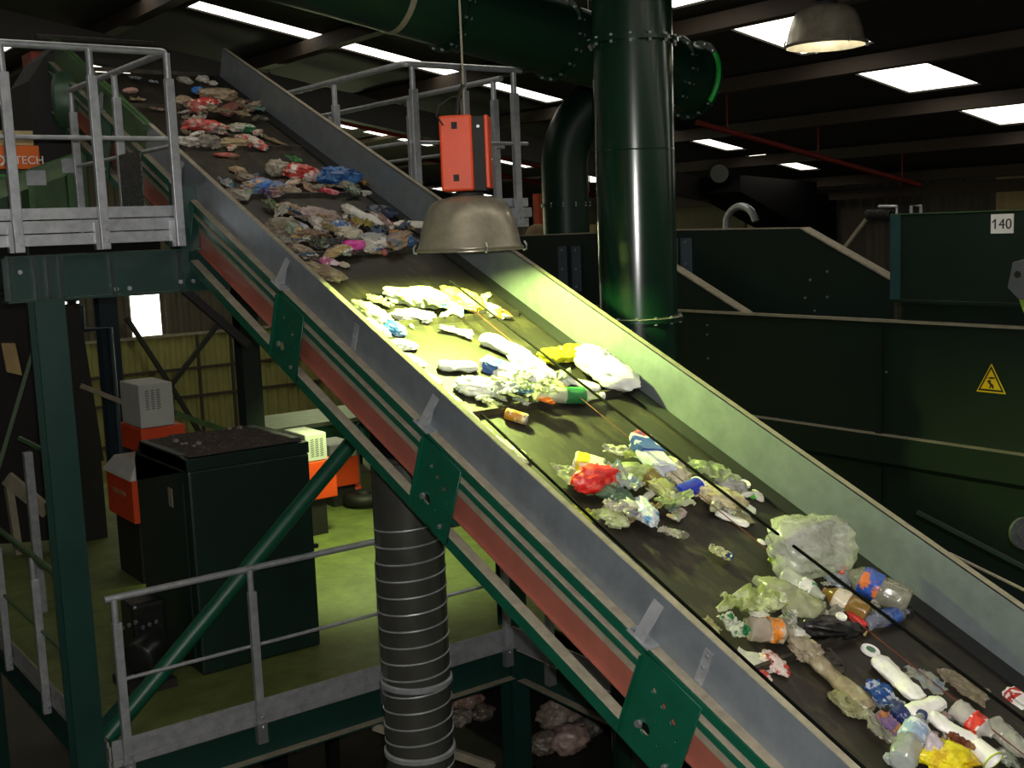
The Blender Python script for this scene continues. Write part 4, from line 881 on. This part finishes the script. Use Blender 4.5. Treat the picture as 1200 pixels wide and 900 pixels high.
lit('film',945,705,972,726,.6,.4,.01,'#d2c9a8','#e2ddca',.9,'cream film scrap under the amber bottle')
lit('film',960,760,985,790,.8,.15,0,'#4a4136','#332c26',1,'dark brown flat scrap on the belt right of the sleeve')
# ---- middle group
lit('box',672,538,708,548,.62,.6,.0,'#ecebc9',None,1,'white packet with a yellow stripe next to the red bag','#e4dc3a')
lit('bag',679,568,720,554,.8,.7,.02,'#cf1f1c','#e85a50',1,'bright red crumpled bag',amp=.4)
lit('film',655,548,688,580,.55,.5,.0,'#b9bf94','#d5d6b8',.9,'pale film piece left of the red bag')
lit('paper',704,526,744,536,.6,.35,.02,'#e8e8cf','#c6cf6a',1,'white paper piece with yellow dots above the clear bags')
lit('box',748,515,778,552,.62,.55,.03,'#d5d8e2',None,1,'white and blue carton with a red top','#2b4fa2')
lit('scrap',746,508,766,518,.7,.5,.05,'#b53348','#2c3f86',1,'red and blue torn top of the carton')
lit('bag',724,552,764,556,.6,.7,.01,'#b7c87e','#d3dba6',.75,'yellow-green translucent bag in the middle of the red bag group')
bottle(788,582,748,548,.5,.8,.0,'#b9b87a',.75,'clear bottle with dark yellow contents right of the green bag',None,('#6d5a2a','#b9b056'),amp=.4)
lit('bag',776,542,804,562,.75,.6,.0,'#c9c2a0',None,.95,'tan translucent bag behind the dark blue tub')
bottle(702,572,750,594,.42,.8,.01,'#5d7a5c',.85,'dark green clear bottle lying below the red bag',None,None,amp=.4)
lit('film',710,548,746,576,.6,.7,.03,'#c3ccc0','#9cb4c4',.8,'bluish clear film over the dark green bottle')
lit('tub',795,577,821,568,.85,.8,.01,'#2036b4',None,1,'deep blue tub with a white rim',W_)
lit('film',766,592,812,586,.5,.6,.02,'#c8d89a','#e0e6c0',.95,'pale green leaf shaped film below the blue tub')
lit('lid',787,600,804,601,1,.3,.0,'#d8b8bd',None,1,'round pale pink lid below the pale green film')
lit('scrap',752,590,766,614,.7,.7,.03,'#cfd4d8','#5f9cc8',1,'white and light blue scrap at the lower end of the middle group')
lit('wrap',704,592,752,606,.5,.6,.03,'#d9d2c4','#8e8a9c',1,'patterned greyish wrapper below the dark green bottle')
lit('bag',700,602,732,612,.62,.7,.0,'#bcc68c','#d5dab0',.85,'pale yellow-green bag at the lower left of the middle group')
lit('film',803,548,868,562,.5,.45,.01,'#b7c592','#cdd7ac',.75,'wide lime tinted film under the black cord near the far wall')
lit('bag',842,566,872,574,.5,.8,.0,'#8f8d8c','#a5a3a0',1,'grey lump with a white end beside the lime film')
lit('lid',868,563,878,571,.9,.4,.03,W_,None,1,'small white cap at the end of the grey lump')
lit('bag',820,574,864,588,.62,.6,.0,'#cfc39a','#b3a27a',.95,'cream coloured bag beside the green and white carton')
lit('box',856,584,882,602,.5,.5,.0,'#dfe6cf',None,1,'white and green carton close to the far black cord','#3f9a4a')
lit('slab',838,600,878,616,.34,.5,.0,W_,None,1,'white slipper-shaped piece below the cream bag')
lit('scrap',856,600,880,610,.5,.5,.0,'#6f6b42','#8a8660',1,'olive scrap between white slipper shape and green carton')
lit('paper',772,622,804,632,.55,.6,.0,'#d4d0bc','#8f8a7c',1,'crinkled silvery foil scrap alone on the dark belt')
lit('wrap',828,642,860,656,.62,.45,.0,'#d8d6a8','#3a4590',1,'small white, yellow and blue wrapper alone on the belt')
lit('scrap',884,576,892,586,.8,.4,0,'#d9d5c8',None,1,'small cream chip near the far wall past the white cap')
lit('wrap',668,594,700,612,.6,.5,.0,'#c9c93a','#9aa05c',1,'yellow and green wrapper wedged by the near side wall')
lit('scrap',889,633,896,637,.8,.4,0,W_,None,1,'tiny white speck above the thin rusty cord')
lit('film',744,586,770,600,.6,.5,.01,'#8a5f38','#b08a58',.95,'brown scrap of film right of the dark green bottle')
lit('bag',730,590,756,604,.6,.8,.02,'#d0cfb8','#b8c09a',.9,'whitish translucent bag above the light blue scrap')
lit('film',760,562,790,586,.5,.4,.05,'#d0cc9a','#e2dfc0',.8,'pale yellow film draped over the dark yellow bottle')
lit('scrap',858,570,884,582,.3,.5,.0,'#4fae3a',None,1,'thin bright green strip beside the green and white carton')
# ---- brightly lit group under the lamp
lit('slab',513,428,560,430,.42,.6,.0,'#efeee6',None,1,'white foam slab alone near the near side wall under the lamp')
lit('slab',566,394,622,420,.42,.6,.0,'#f0efe8',None,1,'long white plastic piece under the lamp, upper end rounded',bend=-.2)
lit('bag',606,418,640,444,.6,.6,.01,'#efeee4',None,1,'white lump at the lower end of the long white piece')
lit('box',564,424,606,438,.5,.6,.0,'#efeee0',None,1,'white carton with blue and yellow print under the lamp','#3452a8')
lit('bag',538,450,578,456,.62,.6,.0,'#eeeede',None,1,'rounded white lump near the near wall below the foam slab')
lit('wrap',576,458,626,462,.6,.6,.02,'#e8ebe4','#4a7fc0',1,'white packet with blue print below the printed carton')
bottle(626,462,708,464,.26,.9,.0,'#d9dfc0',.85,'long clear bottle neck down with green collar in the lit group',W_,('#2f7a44',),amp=.25)
lit('bag',636,420,662,414,.8,.5,.01,'#e4e02a','#cfd41e',1,'bright yellow bag, left lobe, under the lamp')
lit('bag',656,416,684,412,.75,.6,.01,'#e0dc24','#c9cf20',1,'bright yellow bag, right lobe, beside the white sack')
lit('bag',684,420,744,452,.62,.7,.0,'#efeeea',None,1,'big white sack against the far side wall under the lamp',amp=.3)
lit('bag',682,410,712,424,.8,.7,.04,'#efeee6',None,1,'white bulge above the big white sack')
lit('slab',648,440,704,456,.28,.5,.0,'#eceadd',None,1,'long thin white strip left of the big white sack')
lit('can',592,484,618,492,.5,1,.0,'#c98a2c','#e0d2a0',1,'dented orange drink can below the lit group')
lit('scrap',632,466,648,472,.5,.5,.03,'#d2641e',None,1,'small orange scrap by the green collared bottle')
lit('paper',516,384,554,394,.5,.3,.0,'#f0efe8',None,1,'flat white paper scrap alone between the two lit groups')
lit('film',604,452,650,468,.6,.7,.03,'#d7dfae','#eef0d8',.8,'greenish clear film over the white packet')
lit('scrap',588,438,612,448,.6,.5,.02,'#e6e4c2','#8a8ad0',1,'crumpled white scrap between carton and packet')
lit('wrap',560,470,592,478,.5,.5,.0,'#e4e6b4','#b8c270',1,'pale yellow wrapper resting on the cleat below the lit group')
lit('film',632,444,662,462,.6,.6,.02,'#dfe4b8','#c3cf8c',.8,'clear lime film right of the white lump')
# ---- upper lit group
lit('bag',459,346,516,350,.42,.7,.0,'#dfe6c0','#a9c06a',1,'green and white bag at the top of the lit zone')
lit('bag',464,368,504,372,.5,.6,.0,'#eeeee4',None,1,'white bag below the green and white one')
lit('bag',526,342,560,358,.62,.7,.02,'#e6df6a','#e8b23a',1,'yellow and orange bag at the upper edge of the lit zone')
lit('wrap',512,352,542,370,.6,.6,.0,'#eceae0','#4a6fb4',1,'white wrapper with a blue patch beside the yellow bag')
lit('scrap',548,356,590,368,.38,.7,.0,'#e4e6d0','#c96a2a',1,'white and orange tail end of the upper lit group')
lit('bag',420,360,452,378,.6,.7,.0,'#dfe4b0','#c3d27a',1,'lime and white bag beside the near side wall')
lit('bag',450,382,474,388,.62,.7,.0,'#2f62b4','#8fb4e0',1,'blue bag beside the near side wall')
lit('scrap',428,374,450,390,.6,.6,.0,'#e6e8d8',None,1,'white scrap between lime bag and near wall')
lit('scrap',458,402,484,406,.6,.5,.0,'#ecebdc',None,1,'whitish scrap below the blue bag by the near wall')
lit('wrap',496,350,524,364,.5,.6,.03,'#c9d48c','#2f4f8a',1,'green wrapper bridging the white and yellow bags')
lit('film',430,348,462,362,.5,.5,.0,'#c9d09a','#e2e6c4',.9,'pale film at the upper end of the near wall litter')
for i,(x,y) in enumerate(((486,425),(505,447),(528,470),(548,490),(568,508),(590,523),(606,533))):
    lit('scrap',x-9,y-8,x+10,y+6,.6,.5,0,'#e2e4c0','#c6cf86',1,'pale lit scrap in the row along the near side wall',None,'pale scraps along the near side wall under the lamp')
# ---- dim upper group
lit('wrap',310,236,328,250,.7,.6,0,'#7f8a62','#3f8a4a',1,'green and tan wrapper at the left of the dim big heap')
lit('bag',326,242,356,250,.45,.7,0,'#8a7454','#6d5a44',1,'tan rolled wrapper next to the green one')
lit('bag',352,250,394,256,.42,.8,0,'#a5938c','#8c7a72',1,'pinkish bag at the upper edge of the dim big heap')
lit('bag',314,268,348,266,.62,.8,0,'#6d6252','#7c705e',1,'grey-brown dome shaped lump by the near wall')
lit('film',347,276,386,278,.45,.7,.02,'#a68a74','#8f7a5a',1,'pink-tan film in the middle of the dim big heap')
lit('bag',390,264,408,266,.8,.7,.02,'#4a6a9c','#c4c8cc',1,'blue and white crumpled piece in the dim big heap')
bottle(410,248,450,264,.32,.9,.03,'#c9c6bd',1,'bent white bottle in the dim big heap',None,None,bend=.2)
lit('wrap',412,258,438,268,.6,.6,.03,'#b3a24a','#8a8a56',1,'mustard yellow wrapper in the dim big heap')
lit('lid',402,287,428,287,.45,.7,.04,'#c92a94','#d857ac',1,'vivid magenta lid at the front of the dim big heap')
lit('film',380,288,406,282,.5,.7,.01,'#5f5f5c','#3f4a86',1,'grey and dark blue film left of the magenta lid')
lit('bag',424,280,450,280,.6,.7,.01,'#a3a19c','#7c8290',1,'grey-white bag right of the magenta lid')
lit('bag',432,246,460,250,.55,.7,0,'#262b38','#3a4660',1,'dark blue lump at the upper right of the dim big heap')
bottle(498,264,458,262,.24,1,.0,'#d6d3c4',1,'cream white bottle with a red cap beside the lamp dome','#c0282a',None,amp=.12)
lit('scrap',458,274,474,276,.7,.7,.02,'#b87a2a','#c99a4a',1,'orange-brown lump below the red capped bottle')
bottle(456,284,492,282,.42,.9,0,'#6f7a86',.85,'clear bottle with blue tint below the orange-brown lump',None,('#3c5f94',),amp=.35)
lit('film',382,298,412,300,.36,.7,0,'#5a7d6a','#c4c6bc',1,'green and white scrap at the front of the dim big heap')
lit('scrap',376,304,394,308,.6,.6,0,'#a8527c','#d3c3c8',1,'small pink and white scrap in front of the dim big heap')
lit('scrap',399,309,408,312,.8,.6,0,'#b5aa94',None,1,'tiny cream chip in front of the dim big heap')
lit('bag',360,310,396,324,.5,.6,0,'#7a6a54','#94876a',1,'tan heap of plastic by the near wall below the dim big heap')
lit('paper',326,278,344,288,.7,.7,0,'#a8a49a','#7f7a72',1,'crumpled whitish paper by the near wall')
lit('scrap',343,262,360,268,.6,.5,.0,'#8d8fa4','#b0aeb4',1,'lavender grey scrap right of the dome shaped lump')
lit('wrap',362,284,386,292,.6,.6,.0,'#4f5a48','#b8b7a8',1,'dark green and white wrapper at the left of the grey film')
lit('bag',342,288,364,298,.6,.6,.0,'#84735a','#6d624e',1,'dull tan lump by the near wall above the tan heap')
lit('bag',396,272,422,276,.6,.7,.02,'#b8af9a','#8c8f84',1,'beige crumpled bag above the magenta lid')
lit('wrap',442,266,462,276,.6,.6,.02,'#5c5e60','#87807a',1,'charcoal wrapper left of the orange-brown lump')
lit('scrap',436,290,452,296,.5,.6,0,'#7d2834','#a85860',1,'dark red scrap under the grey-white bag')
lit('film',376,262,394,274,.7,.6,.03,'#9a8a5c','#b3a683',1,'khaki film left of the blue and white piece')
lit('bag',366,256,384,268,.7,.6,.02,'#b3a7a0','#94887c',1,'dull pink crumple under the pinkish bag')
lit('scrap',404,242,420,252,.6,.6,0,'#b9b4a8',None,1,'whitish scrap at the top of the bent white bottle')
# ---- upper groups
lit('wrap',258,210,274,222,.8,.6,0,'#b9b2b4','#2f7f8c',1,'white and teal wrapper by the near wall in the second heap')
lit('bag',268,224,288,232,.7,.6,0,'#7c7468','#a09a90',1,'grey-brown bag by the near wall in the second heap')
lit('bag',290,218,332,220,.36,.8,0,'#5a7ca8','#b08a5c',1,'blue and orange bag in the second heap')
lit('wrap',302,226,326,228,.45,.6,.02,'#5a4a86','#a8705c',1,'purple wrapper under the blue and orange bag')
lit('bag',328,222,348,224,.6,.7,0,'#8a7a62','#a3957c',1,'tan lump at the right end of the blue and orange bag')
lit('bag',316,198,334,196,.95,.9,0,'#a39a88','#8a806c',1,'upright whitish tan lump left of the red and white bag')
lit('wrap',334,184,354,192,.55,.6,0,'#2f7d3f','#47a052',1,'green wrapper above the red and white bag')
lit('bag',335,200,370,204,.5,.8,0,'#b8372a','#d6c8be',1,'red and white crumpled bag in the second heap')
lit('film',338,212,362,214,.42,.6,0,'#8d8574','#a59d8a',1,'dull beige piece under the red and white bag')
lit('bag',380,206,416,208,.55,.85,.02,'#1f4c86','#3a70aa',1,'glossy dark blue bag near the far wall in the second heap')
lit('film',380,220,418,220,.28,.8,0,'#94866c','#aea188',1,'beige film under the glossy blue bag')
lit('scrap',376,222,394,226,.45,.6,.02,'#b02c3a','#d07c82',1,'small red-pink strip left of the beige film')
lit('wrap',413,210,432,220,.65,.6,0,'#b58a36','#94712c',1,'golden brown wrapper right of the glossy blue bag')
lit('lid',420,226,436,227,.6,.5,0,'#aaa9a2',None,1,'grey-white bowl near the far wall in the second heap')
lit('scrap',271,198,287,201,.6,.6,0,'#a68f68','#8a7450',1,'small tan scrap alone near the near wall')
lit('scrap',278,206,298,212,.6,.7,0,'#6d5f4e','#85745f',1,'brown scrap above the blue and orange bag')
lit('scrap',362,206,378,212,.5,.6,0,'#5f7c74','#9aa8a0',1,'grey-green scrap between red and white bag and blue bag')
lit('scrap',309,218,318,214,.7,.6,.05,'#3f74c0',None,1,'bright blue ball of film on the blue and orange bag')
# ---- third and topmost heaps
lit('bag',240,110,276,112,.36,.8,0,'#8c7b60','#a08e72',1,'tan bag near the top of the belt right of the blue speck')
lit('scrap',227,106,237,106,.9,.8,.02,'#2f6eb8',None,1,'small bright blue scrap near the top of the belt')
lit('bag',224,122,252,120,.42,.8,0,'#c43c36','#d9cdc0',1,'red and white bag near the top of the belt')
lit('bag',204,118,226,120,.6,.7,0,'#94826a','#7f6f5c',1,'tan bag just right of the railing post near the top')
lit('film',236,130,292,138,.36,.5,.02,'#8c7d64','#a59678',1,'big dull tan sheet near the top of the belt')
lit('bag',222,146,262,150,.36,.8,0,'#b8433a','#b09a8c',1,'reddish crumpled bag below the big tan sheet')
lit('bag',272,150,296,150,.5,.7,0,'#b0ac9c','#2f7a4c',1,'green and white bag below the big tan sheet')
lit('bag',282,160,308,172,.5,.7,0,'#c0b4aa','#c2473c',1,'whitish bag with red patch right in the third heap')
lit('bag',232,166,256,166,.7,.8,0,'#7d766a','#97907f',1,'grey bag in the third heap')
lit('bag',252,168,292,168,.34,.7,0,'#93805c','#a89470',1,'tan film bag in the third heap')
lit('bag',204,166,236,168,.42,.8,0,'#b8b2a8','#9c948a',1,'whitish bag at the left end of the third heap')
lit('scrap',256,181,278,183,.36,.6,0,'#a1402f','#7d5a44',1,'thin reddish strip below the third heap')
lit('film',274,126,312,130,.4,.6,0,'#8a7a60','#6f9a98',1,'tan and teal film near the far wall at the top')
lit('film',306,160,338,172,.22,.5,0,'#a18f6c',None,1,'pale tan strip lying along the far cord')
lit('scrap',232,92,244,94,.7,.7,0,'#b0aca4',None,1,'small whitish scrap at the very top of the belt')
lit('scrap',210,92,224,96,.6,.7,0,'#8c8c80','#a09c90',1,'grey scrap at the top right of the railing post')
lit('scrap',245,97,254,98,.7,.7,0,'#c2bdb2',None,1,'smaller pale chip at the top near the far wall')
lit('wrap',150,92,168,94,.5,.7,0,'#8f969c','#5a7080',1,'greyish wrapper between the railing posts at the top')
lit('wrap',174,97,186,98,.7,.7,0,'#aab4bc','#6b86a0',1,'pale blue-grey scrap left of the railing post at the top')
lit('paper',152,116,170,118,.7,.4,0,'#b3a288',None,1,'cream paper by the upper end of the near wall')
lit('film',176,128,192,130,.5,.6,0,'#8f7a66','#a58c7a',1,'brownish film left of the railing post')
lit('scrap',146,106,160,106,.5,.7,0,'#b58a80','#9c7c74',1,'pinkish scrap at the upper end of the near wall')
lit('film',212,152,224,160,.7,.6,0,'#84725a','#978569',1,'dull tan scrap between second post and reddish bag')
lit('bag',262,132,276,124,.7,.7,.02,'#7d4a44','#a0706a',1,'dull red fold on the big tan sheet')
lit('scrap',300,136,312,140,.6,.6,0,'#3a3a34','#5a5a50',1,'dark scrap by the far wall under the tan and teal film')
# ---- small packed scraps of every heap
def pack(n,quad,size,cols,label,group,seed,al=1):
    rnd=random.Random(seed)
    for k in range(n):
        a,b=rnd.random(),rnd.random()
        x=(quad[0][0]*(1-a)+quad[1][0]*a)*(1-b)+(quad[3][0]*(1-a)+quad[2][0]*a)*b; y=(quad[0][1]*(1-a)+quad[1][1]*a)*(1-b)+(quad[3][1]*(1-a)+quad[2][1]*a)*b
        L=size*rnd.uniform(.6,1.4); t=rnd.uniform(-.9,.9); dx,dy=math.cos(t)*L/2,math.sin(t)*L/2
        c1=rnd.choice(cols); c2=rnd.choice(cols+['#d8d5cc'])
        lit(rnd.choice(('film','wrap','scrap','film')),x-dx,y-dy,x+dx,y+dy,rnd.uniform(.4,.8),rnd.uniform(.4,.8),rnd.uniform(0,.03),c1,c2 if c2!=c1 else None,al,label,None,group)
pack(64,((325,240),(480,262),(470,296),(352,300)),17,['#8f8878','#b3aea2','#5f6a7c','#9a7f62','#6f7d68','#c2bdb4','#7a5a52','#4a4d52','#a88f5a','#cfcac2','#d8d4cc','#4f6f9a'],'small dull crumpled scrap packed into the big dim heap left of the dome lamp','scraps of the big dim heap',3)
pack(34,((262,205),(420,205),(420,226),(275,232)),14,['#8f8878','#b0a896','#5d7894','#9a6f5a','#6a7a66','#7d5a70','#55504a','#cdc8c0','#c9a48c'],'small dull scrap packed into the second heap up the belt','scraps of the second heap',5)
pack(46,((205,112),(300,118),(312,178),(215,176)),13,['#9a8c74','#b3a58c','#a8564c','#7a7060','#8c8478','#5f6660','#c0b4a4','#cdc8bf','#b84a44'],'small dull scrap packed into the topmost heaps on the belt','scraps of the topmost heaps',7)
pack(36,((690,545),(800,548),(800,606),(705,606)),17,['#c9d0a4','#d8dcc4','#9aa880','#e2e0d4','#b0b890','#8a9a9c','#c0b080'],'small pale scrap packed into the middle group around the red bag','scraps of the middle group',9,.95)
pack(14,((840,575),(880,570),(885,605),(835,600)),12,['#c9d0a4','#d8dcc4','#e2e0d4','#9a9a80'],'small pale scrap among the pieces beside the far black cord','scraps beside the far black cord',19)
pack(40,((850,700),(990,672),(1050,728),(890,748)),18,['#a9a892','#c6c4b4','#8b8a78','#b8b49a','#6f6d60','#d4d2c6','#93a07a'],'small translucent scrap among the bottles in front of the big clear bag','scraps among the bottles',11,.88)
pack(40,((1020,815),(1110,815),(1170,890),(1040,895)),17,['#b9b4aa','#d6d3cc','#8f959c','#a7a49a','#c4a89a','#7a7f86'],'small scrap among the waste in the lower right corner of the belt','scraps in the lower right corner',13,.95)
pack(20,((575,440),(660,440),(660,470),(560,478)),16,['#e6e8d4','#dfe2c0','#eceae2','#c9d4b4'],'small whitish scrap in the lit group under the lamp','scraps of the lit group',15)
pack(12,((465,345),(575,345),(575,370),(470,380)),14,['#e6e8d4','#cfd69a','#eceae2','#a9c07a'],'small whitish scrap in the upper lit group','scraps of the upper lit group',17)
pack(10,((330,285),(352,290),(390,322),(372,326)),11,['#7a6c58','#8f836c','#a09684','#6a6050'],'small tan scrap along the near wall below the big dim heap','scraps along the near wall',21)
# ---- waste lying on the hall floor seen under the platform
def floorbag(x,y,r,c1,c2,label,z=-4.4):
    q=atZ((x,y),z); LSEED[0]+=1; m=g_bag(r*2,r*1.6,r*1.3,LSEED[0]*1.37,4,.45)
    for p in m.bm.verts: p.co=q+V((p.co.x,p.co.y,p.co.z+r*.62))
    tag(m.build('waste_bag',lmat(c1,c2,1),None,75),label,'bag')
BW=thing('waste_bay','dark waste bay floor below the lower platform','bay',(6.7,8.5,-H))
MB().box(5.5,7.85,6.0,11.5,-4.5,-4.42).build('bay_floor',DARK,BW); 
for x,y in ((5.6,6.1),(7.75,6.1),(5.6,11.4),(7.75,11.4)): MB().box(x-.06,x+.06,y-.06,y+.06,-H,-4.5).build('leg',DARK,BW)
for x,y,r,a,c,l in ((655,850,.17,'#8d8272','#a39684','rounded pale bag in the dark below the conveyor'),(668,878,.15,'#9a8078','#b0988c','pinkish bag beside the rounded pale one below the conveyor'),(640,880,.12,'#6d6256','#857a6c','brownish bag low in the dark bay'),
    (548,832,.13,'#8c6f62','#a5887c','pinkish brown bag right of the spiral duct below the platform'),(566,842,.10,'#5d5348','#776a5c','dark brown bag right of the spiral duct'),(540,848,.10,'#8d8478','#6a6258','greyish bag beside the spiral duct bottom'),(690,860,.11,'#5a5650','#75706a','grey bag at the right of the dark bay')):
    floorbag(x,y,r,a,c,l,-4.42)
# ================================================================ light: camera flash, hall lamps, daylight outside
def light(name,kind,loc,en,col,size,rot=None):
    d=bpy.data.lights.new(name,kind); d.energy=en; d.color=col
    if kind=='AREA': d.size=size
    else: d.shadow_soft_size=size
    o=bpy.data.objects.new(name,d); C.objects.link(o); o.location=V(loc)+V((0,0,H))
    if rot: o.rotation_euler=rot
    return o
light('flash','POINT',V((0,0,.07))+rgt*.03,FLASH,(1,.97,.93),.02)
hl=light('hall_lamp','SPOT',(5.5,10.2,-.9),330,(.82,1,.40),.25); hl.data.spot_size=math.radians(100); hl.data.spot_blend=.5
light('hall_lamp','POINT',(9.0,18.,-.2),105,(.92,1,.55),.4)
wd=bpy.data.worlds.new('World'); sc.world=wd; wd.use_nodes=True; nt=wd.node_tree; bg=nt.nodes['Background']
st=nt.nodes.new('ShaderNodeTexSky'); st.sky_type='HOSEK_WILKIE'; st.sun_direction=(.3,-.4,.85); nt.links.new(st.outputs['Color'],bg.inputs['Color']); bg.inputs['Strength'].default_value=.4
vs=sc.view_settings; sc.display_settings.display_device='sRGB'; vs.view_transform='Standard'; vs.look='None'; vs.exposure=EXPO; vs.gamma=1; vs.use_curve_mapping=False
sc.cycles.use_denoising=True; sc.cycles.max_bounces=6; sc.cycles.diffuse_bounces=3; sc.cycles.glossy_bounces=3; sc.cycles.transparent_max_bounces=12; sc.cycles.caustics_reflective=False; sc.cycles.caustics_refractive=False; sc.cycles.sample_clamp_indirect=4
